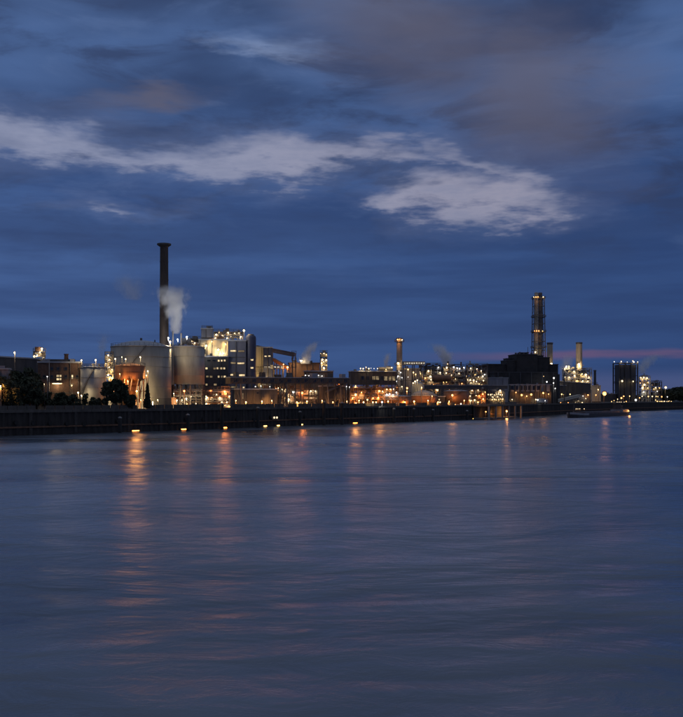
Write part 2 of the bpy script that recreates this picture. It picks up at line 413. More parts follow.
# ------------------------------------------------------------------ open steel process plant
def plant(label, pxl, pxr, pys, Y, ratio=.5, rz=0., nx=3, ny=2, base=G, m='steel', ves=3, seed=1, vm='steel_pale', pipes=4, stacks=(), name='process_unit', group=None, col=.45):
    R = random.Random(seed); b = Rect(pxl, pxr, Y, ratio, radians(rz)); Yf = b.hit((pxl+pxr)/2)[3]
    zs = sorted(PZ(p, Yf)-base for p in pys); t = thing(name, label, 'plant', (b.cx, b.cy, base), b.rz, group)
    w, d = b.w/2, b.d/2; H = zs[-1]; k = col*max(1, Y/600)
    xs = [-w+.4+(b.w-.8)*i/(nx-1) for i in range(nx)]; yy = [-d+.4+(b.d-.8)*i/(ny-1) for i in range(ny)]
    for x in xs:
        for y in yy: box('column', m, t, x, y, 0, k, k, H)
    lv = [0]+zs
    for z in zs:
        box('platform', m, t, 0, 0, z-.3, b.w, b.d, .3)
        railing('railing', t, b.w-.1, b.d-.1, z, m, r=.045*max(1, Y/500))
    for z0, z1 in zip(lv, lv[1:]):
        for i in range(nx-1):
            if R.random() < .55:
                a, c = (xs[i], xs[i+1]) if R.random() < .5 else (xs[i+1], xs[i])
                bar('brace', m, t, (a, yy[0], z0+.1), (c, yy[0], z1-.3), k*.25, 4)
        if z1-z0 > 2.2 and ves:
            for i in range(ves):
                dd = R.uniform(.3, .6)*min(b.d*.8, (z1-z0)); x = R.uniform(-w+dd, w-dd) if w > dd else 0; y = R.uniform(-.3, .3)*b.d
                if R.random() < .6:
                    link('vessel', UVES, t, (x, y, z0+.1), (0, 0, R.random()), (dd, dd, (z1-z0)*R.uniform(.6, .85)), R.choice([vm, vm, 'steel_rust', 'tank_grey']))
                else:
                    L = min(b.w*.35, 5.); dd = min(dd, (z1-z0)*.5); x = max(-w+.3, min(w-L-.3, x))
                    v = link('vessel', UVES, t, (x, y, z0+dd*.5+.55), (0, pi/2, 0), (dd, dd, L), vm)
                    for f in (.2, .8): box('saddle', m, t, x+L*f, y, z0+.02, .3, dd*.7, .6+dd*.1)
    EM = ('steel_rust', 'clad_grey', 'steel_pale', 'clad_brown', 'tank_grey', 'clad_cream')
    for z0, z1 in zip(lv, lv[1:]+[H+2.2]):
        hh = z1-z0-.35
        for i in range(max(2, int(b.w/4.5)) if ves else 0):
            ww = min(R.uniform(1., 2.8)*max(1, Y/600), b.w*.5); x = R.uniform(-w+ww/2+.2, w-ww/2-.2); dp = min(b.d*.45, R.uniform(1., 2.5)); e = hh*R.uniform(.35, .92)
            y = R.uniform(-.05, .4)*(b.d-dp-1); k2 = R.random()
            if k2 < .55: box('equipment', R.choice(EM), t, x, y, z0+.01, ww, dp, e)
            elif k2 < .8: link('vessel', UVES, t, (x, y, z0+.01), (0, 0, 0), (min(ww, dp), min(ww, dp), e), R.choice(EM))
            else:
                q = MB(); q.bar((x, y, z0+.02), (x, y, z0+e), .18*max(1, Y/500)); x2 = max(-w+.4, min(w-.4, x+R.uniform(-5, 5))); q.bar((x, y, z0+e), (x2, y, z0+e), .18*max(1, Y/500)); q.bar((x2, y, z0+e), (x2, y, z0+.02), .18*max(1, Y/500)); q.build('pipe', R.choice(EM), t)
        if ves:
            q = MB(); ny2 = max(2, int(b.w/9))
            for i in range(3): yb = d-.5-i*.5; q.bar((-w+.3, yb, z0+hh*(.55+.12*i)), (w-.3, yb, z0+hh*(.55+.12*i)), .17*max(1, Y/500), 6)
            if z1 <= H: q.build('pipe_run', R.choice(EM), t)
    for i in range(pipes):
        x = R.uniform(-w+.5, w-.5); y = -d+.75; z = R.choice(lv[:-1])
        r = R.uniform(.12, .24)*max(1, Y/500); q = MB(); z2 = H*R.uniform(.6, 1)
        q.bar((x, y, z+.05), (x, y, z2), r); x2 = max(-w+.5, min(w-.5, x+R.uniform(-4, 4))); q.bar((x, y, z2), (x2, y, z2), r); q.bar((x2, y, z2), (x2, d-.6, z2), r)
        q.build('pipe', R.choice([vm, 'steel_pale', 'steel_rust']), t)
    for px, pt, wp in stacks:
        lx, ly, _, Yh = b.hit(px, b.d*.35); dm = wp/F*Yh
        q = MB(); hz = PZ(pt, Yh)-base-H; q.lathe([(dm*.6, 0), (dm*.5, hz*.1), (dm*.5, hz-.4), (dm*.58, hz-.4), (dm*.58, hz)], 14)
        q.build('vent_stack', vm, t, (lx, ly, H), smooth=False)
    b.top = base+H; b.levels = [base+z for z in lv]; b.root = t
    return b

# ------------------------------------------------------------------ tanks
def tank(label, pxl, pxr, pyt, Y, m='tank_paint', rise=.12, base=G, legs=0, rings=3, roofm='roof_metal', name='storage_tank', stair=True, group=None, rail=True):
    r = (pxr-pxl)/2/F*Y; x = PX((pxl+pxr)/2, Y); H = PZ(pyt, Y-r*.2)-base
    t = thing(name, label, 'tank', (x, Y, base), 0, group)
    z0 = legs if legs else .4
    q = MB(); q.lathe([(r, z0), (r, H)], 64); s = q.build('shell', m, t, smooth=False)
    s.data.polygons.foreach_set('use_smooth', [True]*64+[False]*2)
    for i in range(rings+1):
        z = z0+(H-z0)*i/rings; q = MB(); q.lathe([(r+.01, z-.16), (r+.12, z-.16), (r+.12, z), (r+.01, z)], 64); q.build('ring', m, t)
    q = MB(); q.lathe([(r+.2, H+.0), (r+.2, H+.12)]+[(r*(1-f), H+.12+r*rise*2*(1-(1-f)**2)) for f in (.0, .1, .25, .45, .65, .85, .96)], 64); q.build('roof', roofm, t, smooth=True)
    if rail:
        q = MB()
        for i in range(40):
            a = 2*pi*i/40; c = 2*pi*(i+1)/40; rr = r-.1
            q.bar((rr*cos(a), rr*sin(a), H+.1), (rr*cos(a), rr*sin(a), H+1.3), .05, 4)
            for hz in (.7, 1.3): q.bar((rr*cos(a), rr*sin(a), H+hz), (rr*cos(c), rr*sin(c), H+hz), .05, 4)
        q.build('railing', 'steel', t)
    if stair:
        q = MB(); n = 46; a0, a1 = -2.7, -1.2
        for i in range(n):
            a = a0+(a1-a0)*i/n; z = z0+.2+(H-z0)*i/n; c, s_ = cos(a), sin(a)
            for rr in (r+.15, r+.9): q.bar((rr*c, rr*s_, z), (rr*cos(a+(a1-a0)/n), rr*sin(a+(a1-a0)/n), z+(H-z0)/n), .06, 4)
            q.bar(((r+.1)*c, (r+.1)*s_, z), ((r+.95)*c, (r+.95)*s_, z), .09, 4); q.bar(((r+.92)*c, (r+.92)*s_, z), ((r+.92)*c, (r+.92)*s_, z+1.1), .03, 4)
        q.build('stair', 'steel', t)
    cyl('roof_vent', 'steel', t, 0, 0, H+r*rise*2-.1, .9, 1.2); cyl('roof_vent', 'steel', t, r*.5, -r*.2, H+r*rise*1.3, .5, 1.1)
    if legs:
        for i in range(10):
            a = 2*pi*i/10; box('leg', 'steel', t, (r-.4)*cos(a), (r-.4)*sin(a), 0, .5, .5, legs)
        for i in range(10):
            a, c = 2*pi*i/10, 2*pi*(i+1)/10
            bar('brace', 'steel', t, ((r-.4)*cos(a), (r-.4)*sin(a), .2), ((r-.4)*cos(c), (r-.4)*sin(c), legs-.2), .1, 4)
        for z in (legs*.36, legs*.7):
            q = MB(); q.lathe([(r*.2, z), (r+.3, z), (r+.3, z+.2), (r*.2, z+.2)], 32); q.build('platform', 'steel', t)
    else: q = MB(); q.lathe([(r+.6, 0), (r+.5, .4), (r*.5, .41)], 48); q.build('foundation', 'concrete', t)
    class O: pass
    o = O(); o.x, o.y, o.r, o.top, o.root = x, Y, r, base+H, t
    return o
def tank_lamps(o, pts, label, group, rim=None, dr=.25):
    for px, py, c, P, spx in pts:
        u = (px-CX)/F; R = o.r+dr
        # ray x = u*y  meets the circle of radius R: near hit
        A = u*u+1; B = -2*(u*o.x+o.y); C = o.x**2+o.y**2-R*R; disc = max(0, B*B-4*A*C); y = (-B-sqrt(disc))/(2*A); x = u*y
        z = PZ(py, y); sup = (rim if rim is not None else o.top)
        if sup > z-.2: sup = G
        lamp_at(x, y, z, sup, c, P, label, group, spx/F*y)

# ------------------------------------------------------------------ chimneys
def chimney(label, px, wb, wt, pyt, Y, m, cap=1.0, plats=(), ladder=True, base=G, name='chimney'):
    x = PX(px, Y); H = PZ(pyt, Y)-base; rb, rt = wb/2/F*Y, wt/2/F*Y
    t = thing(name, label, 'chimney', (x, Y, base))
    q = MB(); n = 14; q.lathe([(rb+(rt-rb)*i/n, H*i/n) for i in range(n+1)]+[(rt*.82, H), (rt*.8, H-1.)], 32)
    q.build('shaft', m, t, smooth=False)
    for i in range(1, 9):
        z = H*i/9; rr = rb+(rt-rb)*i/9; q = MB(); q.lathe([(rr, z-.2), (rr+.09, z-.2), (rr+.09, z+.1), (rr, z+.1)], 32); q.build('band', m, t)
    if cap:
        q = MB(); c = rt*cap; q.lathe([(rt*1.02, H-1.6), (c, H-.7), (c, H-.1), (rt*.84, H-.08)], 32); q.build('cap_ring', 'steel', t)
    for pp in plats:
        z = PZ(pp, Y)-base; rr = rb+(rt-rb)*z/H
        q = MB(); q.lathe([(rr+.02, z-.2), (rr+1.2, z-.2), (rr+1.2, z), (rr+.02, z)], 28); pl = q.build('platform', 'steel', t)
        q = MB()
        for i in range(16):
            a, c = 2*pi*i/16, 2*pi*(i+1)/16; q.bar(((rr+1.15)*cos(a), (rr+1.15)*sin(a), z), ((rr+1.15)*cos(a), (rr+1.15)*sin(a), z+1.2), .05, 4)
            for hz in (.6, 1.2): q.bar(((rr+1.15)*cos(a), (rr+1.15)*sin(a), z+hz), ((rr+1.15)*cos(c), (rr+1.15)*sin(c), z+hz), .05, 4)
        q.build('railing', 'steel', pl)
    if ladder:
        q = MB(); a = -1.2
        for s_ in (-.3, .3): q.bar(((rb+.25)*cos(a)+s_, (rb+.25)*sin(a), 1), ((rt+.25)*cos(a)+s_, (rt+.25)*sin(a), H-1), .05, 4)
        for i in range(int(H/1.2)): f = (1+1.2*i)/H; rr = rb+(rt-rb)*f+.25; q.bar((rr*cos(a)-.3, rr*sin(a), 1+1.2*i), (rr*cos(a)+.3, rr*sin(a), 1+1.2*i), .03, 4)
        q.build('ladder', 'steel', t)
    class O: pass
    o = O(); o.x, o.y, o.r, o.top, o.root = x, Y, rt, base+H, t
    return o

# ------------------------------------------------------------------ conveyor galleries
def gallery(label, a, b, w, h, m='clad_dark', legs=3, trestle=True, lit=None, roofm='roof_metal', name='conveyor_gallery', cat='conveyor', wn=0, base=G, ends=(.08, .92)):
    """closed gallery between two points given as (px, py of its centre line, Y); legs go to the ground"""
    A = (PX(a[0], a[2]), a[2], PZ(a[1], a[2])); B = (PX(b[0], b[2]), b[2], PZ(b[1], b[2]))
    rz = atan2(B[1]-A[1], B[0]-A[0]); L = sqrt((B[0]-A[0])**2+(B[1]-A[1])**2); sl = B[2]-A[2]
    t = thing(name, label, cat, (A[0], A[1], base), rz); za = A[2]-base
    q = MB(); q.v = [(0, -w/2, za-h/2), (L, -w/2, za+sl-h/2), (L, w/2, za+sl-h/2), (0, w/2, za-h/2), (0, -w/2, za+h/2), (L, -w/2, za+sl+h/2), (L, w/2, za+sl+h/2), (0, w/2, za+h/2)]; q.f = list(BOXF)
    q.build('gallery_body', m, t)
    q = MB(); o = .25; q.v = [(-.2, -w/2-o, za+h/2), (L+.2, -w/2-o, za+sl+h/2), (L+.2, w/2+o, za+sl+h/2), (-.2, w/2+o, za+h/2), (-.2, -w/2-o, za+h/2+.25), (L+.2, -w/2-o, za+sl+h/2+.25), (L+.2, w/2+o, za+sl+h/2+.25), (-.2, w/2+o, za+h/2+.25)]; q.f = list(BOXF)
    q.build('roof', roofm, t)
    for i in range(legs):
        f = ends[0]+(ends[1]-ends[0])*i/max(1, legs-1); x = L*f; z = za+sl*f-h/2
        for s_ in (-1, 1): bar('leg', 'steel', t, (x, s_*(w/2+(.06*z if trestle else 0)), 0), (x, s_*w/2*.9, z), .28, 6)
        if trestle and z > 4: bar('brace', 'steel', t, (x, -w/2, z*.15), (x, w/2, z*.8), .13, 4)
    for i in range(wn):
        f = (i+.5)/wn; x = L*f; z = za+sl*f
        wi = link('window', frame_mesh(min(2.4, L/wn*.75), h*.58, 2), t, (x, -w/2, z-h*.25), (0, -atan2(sl, L), 0), m='frame')
        box('pane', lit or 'pane_off', wi, 0, -.05, .03, min(2.4, L/wn*.75)-.06, .05, h*.58-.06)
    return t, A, B

# ------------------------------------------------------------------ trees
def tree(label, px, pyt, Y, wpx, seed, conifer=False, group=None, base=G, n=1500, leaf=.55):
    R = random.Random(seed); x = PX(px, Y); H = PZ(pyt, Y)-base; cr = wpx/2/F*Y
    t = thing('conifer_tree' if conifer else 'broadleaf_tree', label, 'tree', (x, Y, base), R.uniform(0, 6), group)
    q = MB(); q.lathe([(H*.024+.12, 0), (H*.018+.08, H*.25), (H*.012+.05, H*.6), (.04, H*.95)], 8)
    if not conifer:
        for i in range(8):
            a = R.uniform(0, 2*pi); z = H*R.uniform(.25, .6); q.bar((0, 0, z), (cr*.6*cos(a), cr*.6*sin(a), z+H*R.uniform(.1, .3)), H*.006+.05, 5)
    q.build('trunk', 'bark', t)
    v, f = [], []
    def leafq(p):
        s = leaf*R.uniform(.6, 1.3); a = [R.gauss(0, 1) for _ in range(3)]; c = [R.gauss(0, 1) for _ in range(3)]
        la = sqrt(sum(k*k for k in a)) or 1; a = [k/la*s for k in a]; lc = sqrt(sum(k*k for k in c)) or 1; c = [k/lc*s*.6 for k in c]
        i = len(v); v.extend([tuple(p[k]-a[k]-c[k]*.3 for k in range(3)), tuple(p[k]+c[k] for k in range(3)), tuple(p[k]+a[k]-c[k]*.3 for k in range(3)), tuple(p[k]-c[k] for k in range(3))]); f.append((i, i+1, i+2, i+3))
    if conifer:
        for _ in range(n):
            z = H*(.06+.94*(1-sqrt(R.random()))); ly = (z/H*9) % 1; r = cr*(1-z/H)*(.65+.45*(1-ly))*sqrt(R.uniform(.15, 1)); a = R.uniform(0, 2*pi)
            leafq((r*cos(a), r*sin(a), z))
    else:
        cl = []
        for i in range(22):
            a = R.uniform(0, 2*pi); z = R.uniform(.24, .93); rr = cr*.72*sqrt(R.random())*sin(pi*min(1, max(.15, (z-.12)/.9)))**.6
            cl.append((rr*cos(a), rr*sin(a), H*z, cr*R.uniform(.24, .42)))
        for _ in range(n):
            c = R.choice(cl); d = [R.gauss(0, 1) for _ in range(3)]; l = sqrt(sum(k*k for k in d)) or 1; r = c[3]*R.uniform(.35, 1.05)
            leafq((c[0]+d[0]/l*r, c[1]+d[1]/l*r, min(H, c[2]+d[2]/l*r*.85)))
    link('crown', mesh('crown', v, f), t, m='leaf_conifer' if conifer else 'leaf')

# ------------------------------------------------------------------ steam
def steam(label, px, pyb, pyt, wb, wt, Y, bend=0., dens=.12, fade=.5, seed=0., col=(.99, .985, .98), group=None):
    x = PX(px, Y); z0 = PZ(pyb, Y); H = (pyb-pyt)/F*Y; r0, r1 = wb/2/F*Y, wt/2/F*Y; bd = bend/F*Y
    m = bpy.data.materials.new('steam'); m.use_nodes = True; n = m.node_tree; n.nodes.clear()
    tc = n.nodes.new('ShaderNodeTexCoord').outputs['Object']; s = n.nodes.new('ShaderNodeSeparateXYZ'); n.links.new(tc, s.inputs[0])
    a, b, c = (E(n, s.outputs[i]) for i in range(3)); f = c/H
    nz = noise(n, vscale(n, tc, (1, 1, .7), (seed, seed*2, 0)), 3.0/(r0+r1), 4, .6); n2 = noise(n, vscale(n, tc, (1, 1, .8), (seed, 5, 0)), 1.1/(r0+r1), 2, .5)
    ax = a-f*f*bd-(n2-.5)*r1*.9*f; rr = (f.op('POWER', f.max(0), .8))*(r1-r0)+r0
    d = (ax*ax+b*b).sqrt()/rr
    den = (1.05-d+(nz-.5)*2.5).smooth(.0, 1.)*(1-f.smooth(fade, 1))*f.smooth(-.02, .05)*(dens*4)
    vol = n.nodes.new('ShaderNodeVolumePrincipled'); vol.inputs['Color'].default_value = (*col, 1); vol.inputs['Anisotropy'].default_value = .1
    n.links.new(den.k, vol.inputs['Density']); o = n.nodes.new('ShaderNodeOutputMaterial'); n.links.new(vol.outputs[0], o.inputs['Volume'])
    MATS['_steam'] = m; v, fc = [], []; K, N = 14, 10
    for i in range(N+1):
        g_ = i/N; r = (r0+(r1-r0)*g_**.8)*1.5+.1
        for j in range(K): t = 2*pi*j/K; v.append((g_*g_*bd+r*cos(t), r*sin(t), H*g_))
    for i in range(N):
        for j in range(K): p, q = i*K+j, i*K+(j+1) % K; fc.append((p, q, q+K, p+K))
    fc.append(tuple(reversed(range(K)))); fc.append(tuple(N*K+j for j in range(K)))
    tag(link('steam_plume', mesh('steam_plume', v, fc), loc=(x, Y, z0), m='_steam'), label, 'steam', group)

# ================================================================== SETTING: water, land, quay
shore = []
for (a, pa), (b, pb) in zip(SHORE, SHORE[1:]):
    for i in range(10): px = a+(b-a)*i/10; Y = ys(px); shore.append((PX(px, Y), Y))
shore.append((PX(760, ys(760)), ys(760)))
shore = [(-420, -180), (-250, 68)]+shore+[(1400, 3000)]
pts = shore+[(4500, 11000), (-9000, 11000), (-9000, -180)]
gm = bpy.data.meshes.new('ground'); gm.from_pydata([(x, y, G) for x, y in pts], [], [tuple(range(len(pts)))]); gm.materials.append(None)
mat('ground', (.055, .052, .048), .95, var=.35, scale=.08)
tag(link('ground', gm, m='ground'), None, None, kind='structure')
# water
wm = bpy.data.materials.new('water'); wm.use_nodes = True; n = wm.node_tree; n.nodes.clear()
pos = n.nodes.new('ShaderNodeNewGeometry').outputs['Position']
patch = noise(n, vscale(n, pos, (.011, .017, 1)), 1, 4, .6, .6)
rip = noise(n, vscale(n, pos, (.24, .40, 1)), 1, 5, .62, .8)
swl = noise(n, vscale(n, pos, (.045, .075, 1), (3, 1, 0)), 1, 4, .58, .8)
bp = n.nodes.new('ShaderNodeBump'); bp.inputs['Strength'].default_value = 1.0; bp.inputs['Distance'].default_value = 1.0
hgt = (rip*.24+swl*1.3+patch*1.2)*(patch.smooth(.3, .7)*.9+.4)
n.links.new(hgt.k, bp.inputs['Height'])
df = n.nodes.new('ShaderNodeBsdfDiffuse'); n.links.new(mixc(n, patch.smooth(.35, .65), lin(74, 84, 97), lin(116, 127, 142)), df.inputs[0])
gl = n.nodes.new('ShaderNodeBsdfGlossy'); gl.distribution = 'BECKMANN'; gl.inputs[0].default_value = (1, 1, 1, 1)
n.links.new((patch.smooth(.3, .7)*.12+.25).k, gl.inputs['Roughness'])
fr = n.nodes.new('ShaderNodeFresnel'); fr.inputs[0].default_value = 1.33
for nd in (df, gl, fr): n.links.new(bp.outputs[0], nd.inputs['Normal'])
mx = n.nodes.new('ShaderNodeMixShader'); n.links.new(fr.outputs[0], mx.inputs[0]); n.links.new(df.outputs[0], mx.inputs[1]); n.links.new(gl.outputs[0], mx.inputs[2])
ou = n.nodes.new('ShaderNodeOutputMaterial'); n.links.new(mx.outputs[0], ou.inputs[0])
MATS['water'] = wm
wq = mesh('water', [(-9000, -300, 0), (9000, -300, 0), (9000, 11000, 0), (-9000, 11000, 0)], [(0, 1, 2, 3)])
tag(link('water', wq, m='water'), None, None, kind='structure')
# quay wall of steel sheet piles, with waler beam and coping lengths as parts
mat('sheet_pile', (.035, .031, .029), .85, .1, var=.45, scale=.7, streaks=True)
def along(pts_, step):
    out = []
    for (x0, y0), (x1, y1) in zip(pts_, pts_[1:]):
        L = sqrt((x1-x0)**2+(y1-y0)**2); n_ = max(1, int(L/step))
        for i in range(n_): f = i/n_; out.append((x0+(x1-x0)*f, y0+(y1-y0)*f, (x1-x0)/L, (y1-y0)/L))
    out.append((*pts_[-1], out[-1][2], out[-1][3])); return out
qw = thing('quay_wall', 'dark steel sheet pile quay wall along the river bank', 'wall', (0, 0, 0))
q = MB(); S = along(shore, .55)
for i, (x, y, tx, ty) in enumerate(S):
    o = .05+(.32 if (i//2) % 2 else 0)
    for z in (-2, 7.35): q.v.append((x+ty*o, y-tx*o, z))
q.f = [(2*i, 2*i+2, 2*i+3, 2*i+1) for i in range(len(S)-1)]
q.build('sheet_piling', 'sheet_pile', qw)
S = along(shore[1:-1], 9.)
for i in range(len(S)-1):
    x, y, tx, ty = S[i]; x1, y1 = S[i+1][:2]; L = sqrt((x1-x)**2+(y1-y)**2); a = atan2(y1-y, x1-x)
    if 220 < y < 1300:
        box('coping', 'concrete_dark', qw, (x+x1)/2+ty*.0, (y+y1)/2, 7.3, L-.06, 1.3, .85, a)
        box('waler', 'steel_rust', qw, (x+x1)/2+ty*.5, (y+y1)/2-tx*.5, 2.4, L-.02, .35, .5, a)
for px in (30, 75, 128, 160, 205, 243, 285, 315, 372, 408, 450, 520, 560):
    Y = ys(px); q = MB(); tx, ty = .57, .82
    for o in (-.35, .35): q.bar((PX(px, Y)+tx*o+ty*.55, Y+ty*o-tx*.55, -.5), (PX(px, Y)+tx*o+ty*.55, Y+ty*o-tx*.55, 8.6), .07, 4)
    for i in range(20): z = -.2+i*.42; q.bar((PX(px, Y)-tx*.35+ty*.55, Y-ty*.35-tx*.55, z), (PX(px, Y)+tx*.35+ty*.55, Y+ty*.35-tx*.55, z), .05, 4)
    q.build('ladder', 'steel', qw)
for px in range(12, 470, 17):
    Y = ys(px+3); q = MB(); q.lathe([(.35, -.2), (.75, -.2), (.75, .2), (.35, .2)], 14); q.build('tyre_fender', 'rubber', qw, (PX(px+3, Y)+.82*.65, Y-.57*.65, 3.2+(px*7 % 5)*.25), (pi/2, 0, radians(55)))
# glow strips added along the quay waterline, standing in for glints on the water
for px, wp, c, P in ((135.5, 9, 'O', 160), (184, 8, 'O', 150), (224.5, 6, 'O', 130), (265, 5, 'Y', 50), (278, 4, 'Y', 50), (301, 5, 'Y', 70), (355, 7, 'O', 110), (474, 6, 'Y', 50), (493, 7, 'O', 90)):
    Y = ys(px)-.9; t = thing('wall_light', '%s glow strip added at the quay waterline in place of water glints' % ('orange' if c == 'O' else 'yellow'), 'lamp', (PX(px, Y), Y, .2), radians(55), 'added glow strips along the quay waterline')
    Lb = wp/F*Y; box('strip_backing', 'steel', t, 0, .12, 0, Lb+.3, .3, .55); box('glint_strip', 'batten_'+c, t, 0, -.12, .08, Lb, .2, .36); box('bracket', 'steel', t, 0, .5, .1, .3, .7, .2)
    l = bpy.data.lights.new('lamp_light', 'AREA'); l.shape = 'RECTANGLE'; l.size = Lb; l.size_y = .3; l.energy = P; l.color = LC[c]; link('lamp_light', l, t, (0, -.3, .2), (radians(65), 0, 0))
# low parapet wall set back from the edge, in lengths
pw = thing('parapet_wall', 'low grey concrete parapet wall behind the quay edge', 'wall', (0, 0, G))
for i in range(len(S)-1):
    x, y, tx, ty = S[i]; x1, y1 = S[i+1][:2]; L = sqrt((x1-x)**2+(y1-y)**2); a = atan2(y1-y, x1-x); px = CX+F*x/y
    if 240 < y < 600 and not (460 < px < 512) and i % 11 != 3:
        box('wall_panel', 'concrete_dark', pw, (x+x1)/2-ty*4.5, (y+y1)/2+tx*4.5, 0, L-.3, .35, 1.5, a)
# mooring piles standing in the water before the quay
for ip, (px, pyt, off) in enumerate(((222, 404, 5), (258, 408, 5), (324, 402, 6), (342, 403, 6), (394, 409, 5), (414, 409, 5), (433, 410, 5), (188, 415, 4), (300, 412, 4), (467, 411, 5), (120, 418, 4))):
    Y = ys(px)-off*1.6; t = thing('mooring_pile', 'dark mooring pile in the water before the '+('office block pipework', 'long low quay shed', 'loader house, standing tall', 'loader house end', 'wide low orange tank', 'conical roofed tank', 'small dark quay office', 'raised tank, cut off low', 'pipework yard under the gallery', 'tall orange brown tank', 'silo trees, cut off low')[ip], 'pile', (PX(px, Y), Y, -3), 0, 'mooring piles along the quay')
    H = PZ(pyt, Y)+3; cyl('shaft', 'sheet_pile', t, 0, 0, 0, 1.3, H)
    q = MB(); q.lathe([(.72, H-.1), (.72, H+.15), (.2, H+.5)], 12); q.build('cap', 'concrete', t)
    box('fender', 'rubber', t, 0, -.72, 3.4, .5, .3, H-4.2)

# ================================================================== LEFT: trees, brick works, small tank
for i, (px, pt, Y, w) in enumerate(((-14, 364, 322, 36), (9, 371, 326, 30), (24, 368, 330, 30), (37, 373, 334, 22), (33, 381, 318, 22), (18, 383, 315, 24), (48, 392, 324, 16), (60, 393, 326, 16), (70, 395, 328, 14), (0, 376, 324, 34), (30, 377, 328, 30))):
    lab = ('tallest dark tree overhanging the grey shed roof', 'broad dark tree between the grey shed and the lamp mast', 'broad dark tree right beside the tall lamp mast', 'dark tree under the slim steel tower with lamps', 'low dense tree at the corner of the brick works', 'low dense tree before the tall lamp mast', 'bushy tree below the flag pole of the brick works', 'bushy tree below the lit canopy of the brick works', 'bushy tree below the narrow lit window of the works', 'dense dark tree filling the wood behind the path lamp', 'dense dark tree before the end wall of the brick works')[i]
    tree(lab, px, pt, Y, w, 11+i, group='trees by the brick works', n=5200 if i < 4 or i > 8 else 2200, leaf=.62)
building('dark_hall', 'tall dark flat topped hall behind the wood and grey shed', -26, 40, 354.5, 366, .3, 6, 'clad_dark', [(3, 5, 372, 374, 'pane_off'), (19, 22, 371, 373, 'pane_off'), (28, 31, 371, 373, 'pane_dim')], slope=-1.3, bands=0)
building('works_shed', 'grey flat roofed shed behind the orange lit bush', -14, 10.5, 368, 330, .5, 8, 'clad_grey', bands=2)
tree('rounded bush lit orange by a lamp before the grey shed', 4, 383, 311, 12, 41, n=900)
lamp_posts(((1, 386, 'O', 1800, 1.6),), 'low orange lamp beside the bush at the grey shed', None, 309.5)
u = plant('slim steel tower with lamps behind the tall trees', 33, 46, (351, 356, 363, 375, 390), 372, .8, 20, 2, 2, ves=1, seed=3, stacks=((42, 348.5, 2),))
lamps(u, u.levels, ((34.3, 355.8, 'W', 200, 1.8), (37.5, 355, 'W', 300, 1.8), (40.3, 352.2, 'W', 200, 1.8), (42.3, 348.6, 'W', 400, 2.2), (44, 357.5, 'W', 0, 1.2)), 'warm lamp on the slim steel tower behind the trees', 'lamps of the slim tower')
lamp_posts(((15, 352.4, 'W', 500, 2.2),), 'tall single lamp mast rising above the wood', None, 345)
lamp_posts(((47.5, 376.5, 'C', 60, 1.2), (44.5, 384, 'W', 40, .9), (38, 394.5, 'O', 60, 1.3)), 'small path lamp among the trees by the brick works', 'small path lamps among the trees', 322)
b = building('brick_works', 'brown brick works with a lit canopy and glowing windows', 38.5, 82, 361.5, 352, .42, 12, 'brick',
    [(56.4, 61.8, 374.6, 377.3, 'pane_warm'), (56.4, 61.8, 378, 380.6, 'pane_warm'), (71.3, 73.6, 374.6, 379.2, 'pane_warm'), (70.5, 73.5, 383.5, 386, 'pane_dim'), (64.5, 67.5, 375, 379, 'pane_off'), (50.5, 53.5, 375, 379, 'pane_off'), (43, 46, 375, 379, 'pane_off'), (64.5, 67.5, 367, 370.5, 'pane_off'), (56.8, 60.8, 367, 370.5, 'pane_off'), (50.5, 53.5, 367, 370.5, 'pane_off'), (76, 79, 375, 379, 'pane_off')], bands=2)
box('roof_ridge', 'clad_dark', b.root, 0, 0, b.top-G, b.w*.7, b.d*.5, .9)
q = MB(); q.lathe([(.9, 0), (.7, 2.6), (.9, 2.6), (.9, 3)], 10); q.build('chimney', 'brick', b.root, (b.w*.14, 0, b.top-G))
lx, ly, _, Yc = b.hit(57.5); cz = PZ(384, Yc)-G
box('canopy', 'steel', b.root, lx, ly-.9, cz+.35, 3.8, 1.8, .25)
link('canopy_light', UBOX, b.root, (lx, ly-1.0, cz), (0, 0, 0), (3.4, .3, .3), 'bulb_W')
l = bpy.data.lights.new('canopy_lamp', 'POINT'); l.energy = 260; l.color = LC['W']; l.shadow_soft_size = .5; link('canopy_lamp', l, b.root, (lx, ly-1.6, cz-.6))
l = bpy.data.lights.new('canopy_lamp', 'POINT'); l.energy = 90; l.color = LC['W']; l.shadow_soft_size = .5; link('canopy_lamp', l, b.root, (lx+6, ly-1.6, cz+.6))
bar('flag_pole', 'steel_pale', b.root, (-b.w*.24, -b.d/2-.8, 0), (-b.w*.24, -b.d/2-.8, 17.6), .14)
t1 = tank('small pale grey tank beside the brick works', 81, 106, 367.5, 349, 'tank_grey', .04, rings=4)
tank_lamps(t1, ((81.8, 360.2, 'W', 500, 2.0), (96, 360, 'W', 600, 2.4)), 'lamp mast on the roof edge of the small grey tank', 'lamp masts of the small tank', dr=-.3)
lamp_posts(((78.5, 392.6, 'W', 500, 2.2), (81.8, 395.5, 'W', 500, 1.8), (72, 385.5, 'Y', 100, 1.4)), 'yard lamp at the foot of the small grey tank', 'yard lamps by the small tank', 341)
u = plant('narrow pipe tower between the small tank and the big domed tank', 104.5, 114, (354.5, 360, 366, 374, 384, 394), 358, .8, 15, 2, 2, ves=1, seed=5)
lamps(u, u.levels, ((105.3, 364, 'Y', 150, 2.2), (108.6, 355.2, 'W', 150, 2.6), (109.7, 359.7, 'W', 150, 1.8), (112.3, 369.7, 'Y', 250, 2.2), (108.5, 374.6, 'Y', 250, 2.6), (109, 385.2, 'C', 250, 2.4), (110.5, 389.8, 'W', 60, 1.4), (109.5, 367, 'W', 60, 1.3)), 'lamp on the narrow pipe tower beside the big domed tank', 'lamps of the narrow pipe tower')
